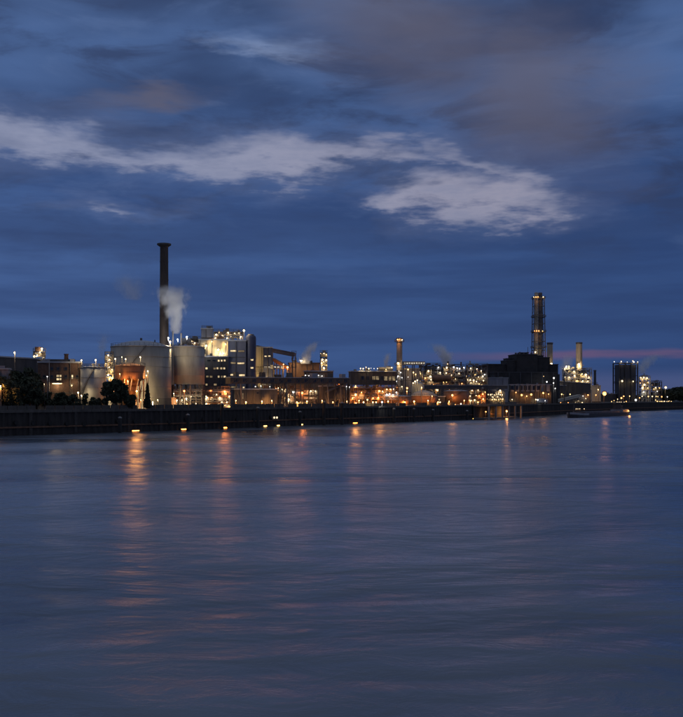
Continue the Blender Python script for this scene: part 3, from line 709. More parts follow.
for i, (px, pt, Y, w) in enumerate(((107, 382, 333, 12), (116.5, 376.5, 334, 13), (122, 383, 335, 12), (129, 394, 336, 9), (132.5, 395, 337, 7), (147.5, 383, 341, 6))):
    tree(('dark bushy tree below the narrow pipe tower', 'tallest bushy tree hiding the silo edge near the pipe tower', 'dark bushy tree before the silo legs and hopper', 'small round shrub below the silo hopper', 'smallest round shrub next to the bright orange silo lamp', 'slender conifer before the big domed tank wall')[i], px, pt, Y, w*(1.25 if i > 2 else 1.4), 51+i, i > 4, 'trees before the silo', n=3400, leaf=.5)
for i, (px, pt, Y, w) in enumerate(((85.5, 392.5, 330, 8), (93, 396, 331, 9), (99, 398, 332, 8), (64, 400, 322, 10), (78, 399, 326, 9))):
    tree(('shrubby tree beside the small grey tank toward the brick works', 'shrubby tree before the middle of the small grey tank', 'shrubby tree beside the small grey tank toward the pipe tower', 'small shrub behind the parapet below the works windows', 'small shrub beside the yard lamp of the small tank')[i], px, pt, Y, w, 71+i, group='shrubby trees before the small tank', n=800, leaf=.4)
# big domed tank
T2 = tank('big pale domed storage tank behind the orange silo', 111.5, 171, 347, 377, 'tank_paint', .11, rings=6)
tank_lamps(T2, ((170.4, 341.8, 'W', 3500, 2.6),), 'bright lamp mast at the roof edge of the big domed tank', None, dr=-.2)
# orange lit silo in front
sx_, sY = PX(130, 353), 353
t = thing('silo', 'squat silo on steel legs glowing orange before the big domed tank', 'silo', (sx_, sY, G)); r = 15/F*sY
z1, z0 = PZ(366, sY)-G, PZ(378.5, sY)-G
q = MB(); q.lathe([(r*.55, z0-1.5), (r, z0), (r, z1), (r*.5, z1+.8), (.4, z1+1.1)], 40); q.build('shell', 'orange_paint', t)
for z in (z0, (z0+z1)/2, z1): q = MB(); q.lathe([(r, z-.15), (r+.15, z-.15), (r+.15, z), (r, z)], 40); q.build('ring', 'steel_rust', t)
q = MB(); q.lathe([(r*.5, .2), (r*.5, z0-3), (r*.62, z0-2.5), (r*.62, z0-1.4)], 24); q.build('hopper', 'orange_paint', t)
for i in range(8): a = 2*pi*i/8+.2; box('leg', 'steel_rust', t, r*.9*cos(a), r*.9*sin(a), 0, .4, .4, z0)
for z in (3.2, 6.4): q = MB(); q.lathe([(r*.6, z), (r*1.05, z), (r*1.05, z+.2), (r*.6, z+.2)], 24); q.build('platform', 'steel_rust', t)
for i in range(5): a = -2.6+i*.5; bar('pipe', 'steel_pale', t, (r*.75*cos(a), r*.75*sin(a), .1), (r*.95*cos(a+.4), r*.95*sin(a+.4), z0), .22)
q = MB()
for i in range(24):
    a, c = 2*pi*i/24, 2*pi*(i+1)/24; q.bar((r*cos(a), r*sin(a), z1), (r*cos(a), r*sin(a), z1+1.2), .05, 4); q.bar((r*cos(a), r*sin(a), z1+1.2), (r*cos(c), r*sin(c), z1+1.2), .05, 4)
q.build('railing', 'steel', t)
class O: pass
so_ = O(); so_.x, so_.y, so_.r, so_.top = sx_, sY, r, G+z1
tank_lamps(so_, ((115.5, 358.8, 'W', 300, 1.8), (122, 357, 'W', 150, 1.3), (125.8, 359, 'W', 300, 2.0), (140.5, 357, 'W', 500, 2.0)), 'lamp mast standing round the top of the orange silo', 'lamp masts round the silo top', dr=-.2)
lamp_posts(((137, 391, 'O', 2600, 3.0),), 'bright orange lamp at the foot of the silo', None, 344.5)
lamp_posts(((128, 381, 'O', 2200, 1.6), (120, 374, 'O', 300, 1.2), (141, 400, 'O', 500, 1.2)), 'small orange lamp by the silo legs', 'small orange lamps by the silo', 345.5)
lamp_posts(((148, 371, 'W', 500, 1.8), (146.5, 375.5, 'O', 300, 1.4)), 'yard mast between the silo and the raised tank', 'yard masts before the big tank', 352)
lamp_posts(((153, 402.5, 'W', 17000, 1.2),), 'low flood lamp before the big domed tank wall', None, 349)
lamp_posts(((112, 389, 'W', 5000, 1.2),), 'lamp lighting the domed tank flank beside the pipe tower', None, 352)
lamp_posts(((158, 400, 'Y', 700, 1.0), (112.5, 378, 'Y', 900, 1.2)), 'low yellow lamp washing the wall of the big domed tank', 'wall wash lamps of the big tank', 357)
# chimney and plume
ch = chimney('tall dark brown chimney with a flared cap behind the domed tank', 164.2, 9.6, 8.0, 243.5, 425, 'stack_brown', 1.75)
for px, pt in ((173, 331), (181.2, 333)): chimney('%s slim vent stack feeding the thick steam cloud' % ('taller' if pt < 332 else 'shorter'), px, 1.9, 1.5, pt, 411, 'steel', 1.2, ladder=False, name='vent_stack').root['group'] = 'vent stacks under the steam cloud'
for px, py in ((168.5, 338), (178, 339.5), (187, 337)): lamp_at(PX(px, 402.5), 402.5, PZ(py, 402.5), G, 'C', 3600, 'lamp mast shining up at the thick steam cloud', 'added lamp masts under the steam cloud', 1.6/F*402, name='lamp_post')  # masts added to brighten the steam from below
steam('thick grey steam cloud drifting before the tall brown chimney', 176, 334, 284, 8, 36, 411, -5, .10, .72, 1.3)
steam('thin faint steam veil floating apart from the tall brown chimney', 132, 300, 272, 20, 38, 440, -6, .02, .4, 5.1)
steam('faint steam rising behind the narrow pipe tower', 102, 360, 330, 5, 16, 395, 4, .06, .3, 7.7)
# raised tank on steel legs
T3 = tank('pale tank raised on steel legs over glowing pipework', 171.5, 204.5, 347.2, 394, 'tank_grey', .05, legs=PZ(384, 394)-G, rings=4, stair=False, name='raised_tank')
box('lit_edge_panel', 'clad_cream', T3.root, -T3.r*.80, -T3.r*.72, PZ(384.5, 386)-G, 1.5, .25, PZ(349, 386)-PZ(384.5, 386), -.7)  # cream panel: warm light on the tank edge put in as colour
lamp_posts(((184.5, 391, 'R', 750, 2.6), (186.5, 398.5, 'W', 500, 1.9), (177, 400.5, 'W', 900, 1.5), (182, 400, 'W', 200, 1.2), (174, 393.5, 'W', 350, 1.4), (191, 396.5, 'W', 100, 1.3), (187, 404, 'R', 80, 1.3)), 'lamp among the pipework under the raised tank', 'lamps under the raised tank', 384)
u = plant('low pipework frame under the raised tank', 173, 203, (389, 394, 399), 388.5, .12, 0, 6, 2, ves=1, seed=8, vm='steel_pale', pipes=8)
box('shed', 'orange_paint', u.root, -u.w*.45, -1.8, 0, 2, 1.6, 4.2)

# ================================================================== CENTRE LEFT: main works
building('boiler_house', 'grey boiler house top behind the raised tank', 176, 203, 345.5, 446, .5, 8, 'clad_grey', bands=1)
t = thing('roof_drum', 'horizontal pale drum on the boiler house roof', 'drum', (PX(181.3, 440), 441, PZ(345.5, 440)+.1)); dd = 3.
link('vessel', UVES, t, (0, 0, dd/2+.5), (0, pi/2, 0), (dd, dd, 4.4), 'steel_pale')
for x in (.9, 3.3): box('saddle', 'steel', t, x, 0, 0, .4, 2, .9)
u = plant('rooftop steelwork on the boiler house behind the raised tank', 189, 201, (338.5, 342), 443, .5, 0, 3, 2, base=PZ(345.5, 437)+.05, ves=2, seed=12, stacks=((181.5, 338, 1.6),))
lamps(u, u.levels, ((195, 343, 'W', 200, 1.8), (192, 341, 'W', 60, 1.0)), 'lamp on the rooftop steelwork of the boiler house', 'lamps of the boiler house roof')
cream = building('process_house', 'cream process house glowing yellow over the dark window block', 199, 229.5, 339, 434, .5, 6, 'clad_cream', [(201, 206, 349, 354, 'pane_off')], bands=3)
pent = building('penthouse', 'grey plant room box on the cream process house roof', 201.5, 213, 328, 436, .6, 6, 'clad_grey', base=cream.top+.02, rail=True)
lowb = building('office_block', 'dark office block with broken rows of lit windows', 204.5, 228, 356, 421, .22, 4, 'clad_dark',
    [(a, c, y-1.2, y+1.2, pm) for y, row in ((360.6, ((217.6, 220, 'pane_warm'), (220.4, 222.9, 'pane_warm'), (223.4, 226, 'pane_warm'), (207, 211, 'pane_off'), (212, 216, 'pane_off'))),
      (368.4, ((205.2, 207.9, 'pane_warm'), (213, 216, 'pane_dim'), (216.4, 219, 'pane_warm'), (219.4, 222.5, 'pane_warm'), (223, 225.6, 'pane_warm'))),
      (376.6, ((206, 209, 'pane_dim'), (209.6, 213, 'pane_dim'), (217.6, 220, 'pane_warm'), (220.4, 223, 'pane_dim'), (223.4, 226.2, 'pane_warm'))),
      (384.6, ((205.4, 207.8, 'pane_warm'), (213.6, 217, 'pane_dim'), (219, 223, 'pane_off')))) for a, c, pm in row], bands=0)
blue = building('control_block', 'blue grey block with long lit window strips', 228.3, 246, 340, 424, .5, 4, 'clad_blue',
    [(230.2, 236.6, 349.8, 352, 'pane_warm'), (238, 244.6, 350.2, 352.2, 'pane_dim'), (230.4, 236, 361.8, 364, 'pane_dim'), (237.2, 244.8, 362.2, 364.4, 'pane_warm'), (230.2, 238, 373.6, 376, 'pane_warm'), (238.6, 245, 374, 376.4, 'pane_warm'), (230.6, 238, 386, 388, 'pane_dim'), (239, 244.8, 386.4, 388.4, 'pane_warm')], bands=3)
rp = plant('rooftop pipework crowded with lamps over the cream process house', 213.2, 243.5, (331.5, 335), 436, .28, 5, 7, 2, base=cream.top+.03, ves=3, seed=14, vm='steel_pale', pipes=10, stacks=((219, 330, 1.4), (236, 331, 1.4), (239, 331.5, 1.2)))
lamps(rp, rp.levels, ((216.5, 334.6, 'W', 250, 2.2), (222.6, 335.4, 'W', 250, 2.0), (228.2, 332.6, 'W', 250, 2.4), (234.8, 333.2, 'W', 80, 1.4), (239, 333, 'W', 80, 1.4), (241, 336.8, 'W', 250, 1.8), (227, 338, 'W', 200, 1.5), (215.5, 338, 'W', 150, 1.4), (231, 336.5, 'W', 60, 1.2), (219.5, 332, 'W', 60, 1.2)), 'lamp in the rooftop pipework over the process house', 'lamps of the rooftop pipework')
lamps(cream, [G], ((206.6, 345.5, 'W', 700, 2.6), (218.6, 349.6, 'W', 900, 3.2), (220.5, 353.5, 'W', 500, 1.8), (223.5, 353.3, 'W', 400, 1.5), (225.5, 344, 'Y', 400, 1.0), (212, 341.5, 'Y', 300, 1.0)), 'bright lamp pole before the cream process house wall', 'lamp poles before the process house', inset=-1.2)
# rounded stair tower
Y = 425; x = PX(250.8, Y); r = 5.3/F*Y; H = PZ(335.5, Y)-G
t = thing('stair_tower', 'dark navy rounded stair tower with two small lit windows', 'tower', (x, Y, G)); q = MB(); q.lathe([(r, 0), (r, H-1.2), (r*.93, H-.5), (r*.75, H)], 32); q.build('wall', 'clad_navy', t, smooth=False)
for i in range(1, 6): q = MB(); z = H*i/6; q.lathe([(r, z-.12), (r+.06, z-.12), (r+.06, z+.12), (r, z+.12)], 32); q.build('band', 'clad_dark', t)
for py in (360, 368): wi = link('window', frame_mesh(1.5, 1.0, 1), t, (.75, -r*.93, PZ(py, Y)-.5-G), (0, 0, radians(18)), m='frame'); box('pane', 'pane_warm', wi, 0, -.05, .03, 1.44, .05, .94)
q = MB(); q.lathe([(r*.6, H), (r*.6, H+.5), (.3, H+.7)], 16); q.build('roof_hatch', 'steel', t)
lamp_at(PX(244.3, 425), 424, PZ(330.6, 425), blue.top, 'W', 900, 'bright lamp mast on the blue grey block beside the stair tower', None, 3.0/F*425)
building('yellow_block', 'narrow plain block lit yellow beside the stair tower', 255.6, 264, 346.5, 437, .8, 3, 'clad_cream', bands=2)
dk = building('transfer_tower', 'dark blue transfer tower with lit slot windows', 263.4, 272, 346.8, 434, .8, 3, 'clad_navy', [(264.2, 267, 355.4, 357.2, 'pane_warm'), (267.8, 270.8, 355.2, 357, 'pane_warm'), (264, 267.5, 366.3, 368, 'pane_white'), (268, 271.6, 366.3, 368, 'pane_white')], bands=2)
lamp_posts(((257.5, 379, 'Y', 2200, 1.0), (261.8, 379, 'Y', 1800, 1.0)), 'yellow wash lamp at the narrow plain block', 'wash lamps of the yellow block', 428.5)
gallery('steel conveyor bridge climbing from the yellow block to a headframe', (257, 347.6, 446), (294, 355, 452), 2.4, 1.6, 'steel', 1, roofm='steel', ends=(.4, .4))
u = plant('open steel headframe at the conveyor end', 291.5, 296.5, (353.2, 360, 367), 452, .8, 0, 2, 2, ves=0, seed=21, pipes=1)
gallery('short lit gallery leaving the transfer tower', (271.6, 367.2, 432), (282, 367.4, 436), 2.2, 1.5, 'clad_grey', 2, lit='pane_white', wn=3)
gallery('sloping rust coloured chute glowing orange at its foot', (274, 360, 444), (289.5, 369.3, 440), 1.8, 1.4, 'orange_paint', 2, roofm='orange_paint', ends=(.1, .9))
lamp_posts(((287.6, 367.3, 'O', 1800, 2.4), (283.5, 364.3, 'O', 600, 1.4)), 'orange lamp mast beside the sloping chute', 'orange lamps of the chute', 437)
# quay side gallery and loader
t_, A_, B_ = gallery('long dark conveyor gallery running along the quay on trestles', (228, 380.7, 394), (346.5, 381, 446), 3.4, 2.6, 'clad_brown', 8, wn=14, lit='pane_off')
Lg = sqrt((B_[0]-A_[0])**2+(B_[1]-A_[1])**2); RG = random.Random(3)
for i in range(9):
    xx = Lg*(i+.5)/9; box('roof_unit', RG.choice(['steel', 'clad_brown', 'clad_grey']), t_, xx+RG.uniform(-2, 2), 0, A_[2]-G+1.56+(B_[2]-A_[2])*i/9, RG.uniform(1.5, 4), 1.8, RG.uniform(.6, 2.2))
for i in range(22):
    xx = Lg*i/22; bar('truss_brace', 'steel_rust', t_, (xx, -1.8, A_[2]-G-1.2), (xx+Lg/22, -1.8, A_[2]-G+1.2), .12, 4)
bar('loader_boom', 'steel', t_, (sqrt((B_[0]-A_[0])**2+(B_[1]-A_[1])**2)-1, 0, B_[2]-G-1), (sqrt((B_[0]-A_[0])**2+(B_[1]-A_[1])**2)-14, 0, B_[2]-G-5.5), .5)
building('loader_house', 'dark windowless loader house under the gallery end', 319, 345.5, 385.5, 446, .3, 20, 'clad_dark', bands=1, open_h=3.6)
building('quay_shed', 'long low dark shed on the quay under the gallery', 232.5, 277, 388.5, 404, .2, 24, 'clad_dark', [(242, 243.6, 393, 399, 'pane_dim'), (256, 259, 392, 394, 'pane_off')], bands=0)
lamp_posts(((255.5, 386.6, 'C', 150, 1.6), (261, 386, 'C', 100, 1.2), (266.5, 386.2, 'C', 100, 1.6), (270, 386.6, 'C', 60, 1.2)), 'cool lamp above the long quay shed', 'lamps above the quay shed', 412)
u = plant('bright pipework cluster below the dark office block', 205, 231, (389.5, 395, 401), 398, .14, 0, 5, 2, ves=3, seed=23, pipes=9)
lamps(u, u.levels, ((225, 391.4, 'R', 1700, 2.8), (207.3, 397.4, 'W', 700, 2.6), (206.6, 403.2, 'W', 300, 1.8), (220, 397, 'W', 250, 1.6), (229.5, 396, 'W', 250, 1.6), (211.8, 397, 'W', 60, 1.2), (211, 390, 'R', 100, 1.2), (216.5, 394.5, 'W', 80, 1.2), (222, 402.2, 'W', 250, 1.5), (227, 402, 'W', 150, 1.4), (201, 404, 'W', 150, 1.2), (231, 406, 'O', 250, 1.4), (203, 396, 'W', 150, 1.3)), 'lamp in the pipework below the office block', 'lamps below the office block')
lamp_posts(((213, 407.5, 'W', 60, .9), (203, 406, 'Y', 100, 1.1), (196, 403.5, 'W', 150, 1.1), (225, 405.5, 'O', 150, 1.0)), 'small yard lamp between the raised tank and office block', 'small yard lamps below the works', 381)
t = thing('signal_board', 'small board with two red white lamps on the quay wall', 'signal', (PX(274.6, 390), ys(274.6)-1.5, PZ(419, 390)), radians(50))
box('board', 'steel', t, 0, 0, -.3, 3.4, .4, 1.3)
for x in (-.8, .8): link('signal_lamp', UBULB, t, (x, -.4, .55), scale=(.8, .5, .8), m='bulb_W')
box('bracket', 'steel', t, 0, 1.0, 0, .6, 1.8, .3)

# ================================================================== CENTRE
u = plant('pipework yard with bright lamps under the loader gallery', 279, 318, (388, 394.5, 401), 447, .14, 10, 6, 2, ves=2, seed=31, pipes=8)
lamps(u, u.levels, ((289.4, 394.5, 'W', 300, 2.0), (289.2, 399.2, 'W', 900, 3.0), (284, 404.3, 'W', 300, 1.8), (281.5, 404.8, 'O', 200, 1.4), (293, 391.8, 'C', 120, 1.4), (295, 391.6, 'C', 80, 1.3), (302.2, 392.8, 'R', 1300, 2.8), (310.8, 391, 'W', 300, 2.2), (315, 391, 'W', 300, 1.8), (301, 402.3, 'Y', 700, 2.4), (286, 389.4, 'W', 150, 1.4), (282, 389.5, 'W', 100, 1.4), (284.5, 398, 'Y', 150, 1.3)), 'lamp in the yard under the loader gallery', 'lamps under the loader gallery')
building('rust_hall', 'rust brown flat hall behind the loader gallery', 288.5, 319.5, 362.5, 482, .5, 8, 'orange_paint', roofm='steel_rust', bands=1, vents=3)
b5 = building('pump_house', 'brown pump house with a row of tiny lamps', 304, 333, 370.5, 466, .3, 6, 'clad_brown', bands=2)
lamps(b5, [G], ((305.4, 375.3, 'C', 60, 1.2), (308.8, 375.8, 'C', 60, 1.2), (311.6, 375.3, 'C', 60, 1.4), (313.4, 375.6, 'C', 0, 1.0), (318.5, 375.4, 'C', 60, 1.2), (322, 376, 'C', 60, 1.5), (326, 375, 'C', 0, 1.0)), 'tiny cool lamp before the brown pump house', 'tiny lamps of the pump house', inset=-.6)
u = plant('slim lamp covered column tower beside the rust brown hall', 319.8, 327.6, (352.5, 356.5, 361, 365.5, 370), 492, .9, 10, 2, 2, ves=1, seed=33, vm='steel_pale', stacks=((323.5, 350.5, 2.2),))
lamps(u, u.levels, ((321.2, 353.4, 'W', 150, 1.9), (324, 353.2, 'W', 150, 1.9), (326.4, 354.6, 'Y', 80, 1.3), (322.4, 359.6, 'W', 250, 2.2), (326.4, 359.9, 'W', 200, 1.9), (320.6, 363.2, 'Y', 200, 1.9), (323.6, 361.8, 'Y', 80, 1.4), (324, 368.2, 'W', 300, 2.3), (322, 365.8, 'W', 80, 1.4), (327, 365, 'Y', 60, 1.2)), 'lamp on the slim column tower by the rust hall', 'lamps of the slim column tower')
steam('white steam leaning over the rust brown hall', 305, 364, 340, 12, 13, 475, 14, .2, .45, 2.2)
lamp_at(PX(301, 472), 472, PZ(360.5, 472), PZ(362.5, 474)-.3, 'W', 1500, 'lamp on the rust brown hall roof under the steam', None, .8)  # lamp added to brighten the steam over the hall
lamp_posts(((329.8, 387.2, 'C', 60, 1.2), (334, 387, 'C', 60, 1.2), (338.6, 386.6, 'C', 60, 1.6), (346.4, 386.4, 'C', 80, 1.4), (349.5, 387, 'C', 40, 1.0)), 'tiny white lamp in the row above the loader house', 'tiny lamps above the loader house', 452)
building('loading_hall', 'dark brown hall raised on columns with dim window band', 348.6, 396, 370.8, 484, .4, 8, 'clad_brown', [(372.2, 375.5, 376, 380, 'pane_dim'), (375.8, 379.2, 376, 380, 'pane_dim'), (380.4, 383, 376, 380, 'pane_off'), (384, 387.5, 376.2, 380.8, 'pane_dim'), (388, 391.5, 376.2, 380.8, 'pane_dim'), (392, 395.4, 376.2, 380.8, 'pane_dim'), (361, 364, 376, 380, 'pane_off'), (366, 369, 376, 380, 'pane_off')], open_h=PZ(384.5, 478)-G, bands=0)
hall = Rect(348.6, 396, 484, .4, radians(8)); htop = PZ(370.8, hall.hit(372)[3])
building('roof_house', 'pale vent house on the raised brown hall roof', 378.5, 392.5, 367, 484, .3, 8, 'clad_cream', base=htop+.02)
lamps(hall, [htop], ((360.6, 368.4, 'W', 150, 1.8), (363.2, 368.6, 'W', 100, 1.6), (366, 367.2, 'W', 60, 1.2), (368.8, 368.6, 'W', 100, 1.6), (374, 368.6, 'C', 0, 1.1), (377.4, 368.6, 'W', 80, 1.3), (391.6, 367.5, 'W', 200, 1.6), (386, 369.4, 'Y', 150, 1.1), (371, 368.2, 'C', 0, 1.0)), 'lamp on the roof edge of the raised brown hall', 'lamps on the raised hall roof', inset=.3)
steam('small steam wisp above the raised brown hall', 386, 367, 352, 4, 11, 495, 3, .22, .4, 3.7)
u = plant('orange lit pipework under the raised brown hall', 349.5, 399, (388, 393, 399), 469, .1, 6, 8, 2, ves=3, seed=37, vm='orange_paint', pipes=9, m='steel_rust')
lamps(u, u.levels, ((355.6, 394.6, 'O', 1800, 3.0), (352.5, 398, 'O', 500, 1.6), (379.2, 391, 'O', 900, 2.4), (382.6, 391.2, 'Y', 250, 1.6), (378, 397.5, 'O', 700, 1.4), (373, 398, 'O', 500, 1.4), (386.8, 389.3, 'Y', 250, 1.8), (390.4, 389.3, 'Y', 250, 1.6), (386.8, 394.5, 'C', 300, 1.8), (389.6, 393.8, 'C', 250, 1.6), (393, 394.8, 'C', 300, 1.8), (396.4, 392.6, 'C', 150, 1.6), (393.5, 389, 'C', 80, 1.2), (361.5, 392.5, 'O', 250, 1.4), (356, 403, 'O', 600, 1.2)), 'lamp in the pipework under the raised brown hall', 'lamps under the raised hall')
lamp_posts(((363.5, 402.2, 'Y', 350, 2.2), (367.4, 399.7, 'Y', 350, 2.4), (372.9, 402.2, 'Y', 350, 2.2), (382, 402, 'C', 350, 2.2)), 'bright road lamp on the quay before the raised hall', 'road lamps before the raised hall', 451)
tank('wide low tank lit orange beside the road lamps', 384, 411, 396.5, 484, 'orange_paint', .05, rings=2, stair=False)
ch2 = chimney('brown chimney with orange lamps at its top', 399.4, 6.3, 5.6, 338, 548, 'stack_tan', 1.12, plats=(341.5, 365))
for px, py, c, P, s_ in ((397.6, 339.6, 'O', 250, 1.6), (399.6, 339.2, 'O', 200, 1.2), (402.2, 339.6, 'W', 120, 1.3)):
    lamp_at(PX(px, 545.2), 545.2 if px < 401 else 546.6, PZ(py, 545.2), PZ(341.5, 548), c, P, 'lamp on the top platform of the brown chimney', 'lamps at the brown chimney top', s_/F*545)
lamp_at(PX(398, 545.2), 545.2, PZ(363.2, 545), PZ(365, 548), 'W', 900, 'bright lamp half way up the brown chimney', None, 3.0/F*545)
gallery('thin glowing conveyor gallery beside the brown chimney', (402.6, 363.4, 556), (424, 363.4, 562), 2.2, 1.9, 'clad_cream', 3, lit='pane_white', wn=9)
building('grey_hall', 'plain mauve grey hall wall behind the brown chimney', 400, 419.5, 368, 572, .5, 5, 'clad_grey', bands=2)
u = plant('thin steel stair tower before the brown chimney foot', 395.5, 403, (370, 375, 380, 386, 392, 398), 530, .9, 10, 2, 2, ves=0, seed=41)
lamps(u, u.levels, ((398, 376.2, 'C', 150, 2.0), (397, 381.4, 'C', 150, 1.9), (400.6, 372.5, 'C', 60, 1.2), (402, 377.5, 'C', 60, 1.2), (401.8, 386.6, 'W', 150, 1.8), (399, 371, 'C', 40, 1.0)), 'cool lamp on the stair tower at the brown chimney', 'lamps of the chimney stair tower')
lamp_posts(((405.2, 368.9, 'Y', 200, 1.8), (408, 369.4, 'Y', 200, 1.8), (413.4, 372.4, 'Y', 300, 2.0), (415.6, 374.3, 'Y', 200, 1.6), (408, 377, 'C', 60, 1.1)), 'yellow lamp mast before the mauve grey hall', 'lamp masts before the grey hall', 562)
tank('yellow lit tank with rounded roof behind the low orange tanks', 411.5, 424, 384, 540, 'clad_cream', .2, rings=2, stair=False)
lamp_posts(((415, 381.3, 'W', 400, 2.2), (417.2, 380.2, 'W', 300, 2.0), (413, 383, 'Y', 300, 1.6)), 'lamp above the yellow lit round tank', 'lamps above the yellow tank', 530)
T5 = tank('low round tank lit orange with pale conical roof', 409.5, 437.5, 396, 512, 'orange_paint', .2, rings=3, roofm='clad_cream', stair=False)
lamp_posts(((407, 388, 'O', 700, 2.0), (406.8, 391.5, 'O', 400, 1.6), (421.5, 387.5, 'O', 900, 1.2), (432, 396, 'O', 700, 1.2)), 'orange lamp mast beside the conical roofed tank', 'orange lamps by the conical tank', lambda px: 496 if px < 410 else 500)
T6 = tank('tall orange brown tank with a lamp on its wall', 443.5, 468.5, 391.2, 548, 'orange_paint', .05, rings=3)
tank_lamps(T6, ((452.2, 395.2, 'O', 900, 2.4),), 'orange lamp glowing on the wall of the tall tank', None, rim=0, dr=1.0)
lamp_posts(((440, 402.3, 'W', 300, 2.0), (460.8, 403.8, 'W', 300, 2.2), (455, 404.5, 'O', 250, 1.2)), 'yard lamp at the foot of the tall orange brown tank', 'yard lamps by the tall tank', 522)
building('quay_office', 'small dark quay office between the orange tanks', 436.5, 445, 396, 545, .6, 5, 'clad_dark', [(438, 440, 398.5, 400.5, 'pane_warm')])
# middle process area
for k, (a, c, tops, Y, sd, stk) in enumerate(((418.5, 441, (364.5, 369, 374, 379.5, 385), 610, 61, ((424, 362.5, 1.2),)), (441.5, 465, (366, 371, 376, 381, 386), 618, 62, ((448, 361.5, 1.6), (461, 362, 1.4))), (465.5, 488, (365, 370, 375, 380.5, 386), 626, 63, ((470, 361, 1.4),)))):
    u = plant(('crowded process frame with a red brown drum behind the conical tank', 'crowded process frame topped by slim black vents', 'crowded process frame beside the dark coal hall')[k], a, c, tops, Y, .4, (6, 10, 4)[k], 4, 3, ves=4, seed=sd, vm=('steel_pale', 'steel_rust', 'steel_pale')[k], pipes=10, stacks=stk)
    P = ((((428.4, 371, 'W', 400, 2.0), (415.8, 373.6, 'Y', 200, 1.9), (430.3, 376.5, 'W', 500, 2.6), (423.5, 383.4, 'Y', 250, 2.4), (420.5, 381, 'W', 150, 1.6), (431, 379.6, 'W', 250, 1.8), (438.4, 367.4, 'C', 150, 1.8), (440.4, 372.6, 'W', 250, 2.0), (436.6, 389.8, 'W', 150, 1.6), (425, 378, 'O', 400, 1.5), (434, 384, 'O', 500, 1.4), (420, 372, 'W', 60, 1.2)), ((446.6, 367.6, 'W', 500, 2.6), (446, 373, 'W', 200, 1.9), (443.5, 381.8, 'Y', 200, 1.6), (446.5, 382, 'Y', 200, 1.6), (453.6, 367.2, 'C', 200, 1.9), (457, 368, 'C', 200, 1.6), (459.6, 368.6, 'C', 150, 1.5), (463.8, 367.6, 'C', 150, 1.6), (447.4, 364, 'W', 60, 1.3), (451.4, 375, 'W', 60, 1.2), (459, 373.5, 'W', 100, 1.5), (461.8, 383.5, 'O', 250, 1.4), (455.4, 379, 'W', 80, 1.3), (449.5, 377.5, 'O', 300, 1.2)), ((467.6, 378.8, 'W', 250, 1.9), (470, 379.8, 'W', 250, 1.9), (473.6, 380, 'W', 300, 2.2), (476.4, 381.6, 'W', 150, 1.6), (482.6, 376.4, 'W', 350, 2.2), (481, 370.6, 'W', 100, 1.5), (470.6, 368.3, 'W', 200, 1.7), (466.6, 376, 'W', 60, 1.3), (483.4, 380.6, 'W', 150, 1.6), (478.4, 377, 'W', 80, 1.3), (484.4, 374.4, 'C', 100, 1.4), (475, 374.5, 'Y', 60, 1.1), (479, 384, 'Y', 200, 1.4))))[k]
    lamps(u, u.levels, P, ('lamp in the process frame with the red brown drum', 'lamp in the process frame with slim black vents', 'lamp in the process frame beside the coal hall')[k], ('lamps of the red drum frame', 'lamps of the black vent frame', 'lamps of the coal hall frame')[k])
    if k == 0:
        t = thing('red_drum', 'large red brown drum lying on the process frame', 'drum', (PX(431.5, 602), 600.5, PZ(382.5, 600))); dd = 4.4
        link('vessel', UVES, t, (0, 0, dd/2+.4), (0, pi/2, 0), (dd, dd, 12.5), 'orange_paint'); [box('saddle', 'steel', t, x, 0, 0, .6, 2.6, .9) for x in (2.5, 10)]
        for x, z in ((1.5, -1), (11, -1), (6, -1)): box('support_post', 'steel', t, x, 0, G-PZ(382.5, 600), .5, .5, PZ(382.5, 600)-G)
steam('wide pale steam drifting above the middle process frames', 447, 366, 342, 12, 22, 640, -12, .13, .3, 9.3)
gallery('long dark pipe bridge crossing before the middle process frames', (421, 387.2, 574), (506, 387.2, 604), 3, 2.2, 'clad_dark', 7)
u = plant('frame hung with three rows of bright lamps above the dock', 486.5, 505, (391, 395.5, 399.6), 598, .2, 4, 6, 2, ves=2, seed=71, vm='steel_pale', pipes=6)
R = random.Random(5)
lamps(u, u.levels, [(488+2.05*i+R.uniform(-.3, .3), 394.4+R.uniform(-.5, .4), 'W', 120 if i % 2 else 0, R.uniform(1.1, 1.7)) for i in range(8)]+[(487.4+2.2*i+R.uniform(-.3, .3), 399.2+R.uniform(-.3, .5), 'Y', 150 if i % 2 else 0, R.uniform(1.3, 2.0)) for i in range(8)]+[(499.9, 390.6, 'W', 700, 2.4), (492.5, 397, 'W', 60, 1.2), (497.5, 396.8, 'W', 60, 1.2)], 'lamp in the three bright rows above the dock', 'lamps in rows above the dock')
u = plant('orange lit pipework beside the dock pillars', 467.5, 486, (389.5, 394, 398.5), 586, .25, 6, 5, 2, ves=3, seed=72, vm='steel_pale', pipes=7, m='steel_rust')
lamps(u, u.levels, ((482.6, 394, 'R', 500, 2.0), (483, 399, 'O', 600, 1.8), (472, 390.4, 'W', 150, 1.6), (478, 390, 'W', 100, 1.4), (470, 396, 'W', 100, 1.5), (474.5, 400, 'W', 200, 1.9), (471, 400.4, 'W', 150, 1.5), (479, 395.6, 'O', 350, 1.4), (476, 395.5, 'W', 60, 1.2), (485.4, 392, 'Y', 100, 1.3), (467.8, 400, 'Y', 150, 1.4)), 'lamp in the orange pipework beside the dock', 'lamps beside the dock pillars')
building('flat_store', 'plain pale flat roofed store before the coal hall', 487.5, 508, 377.5, 648, .4, 4, 'clad_grey', bands=1)
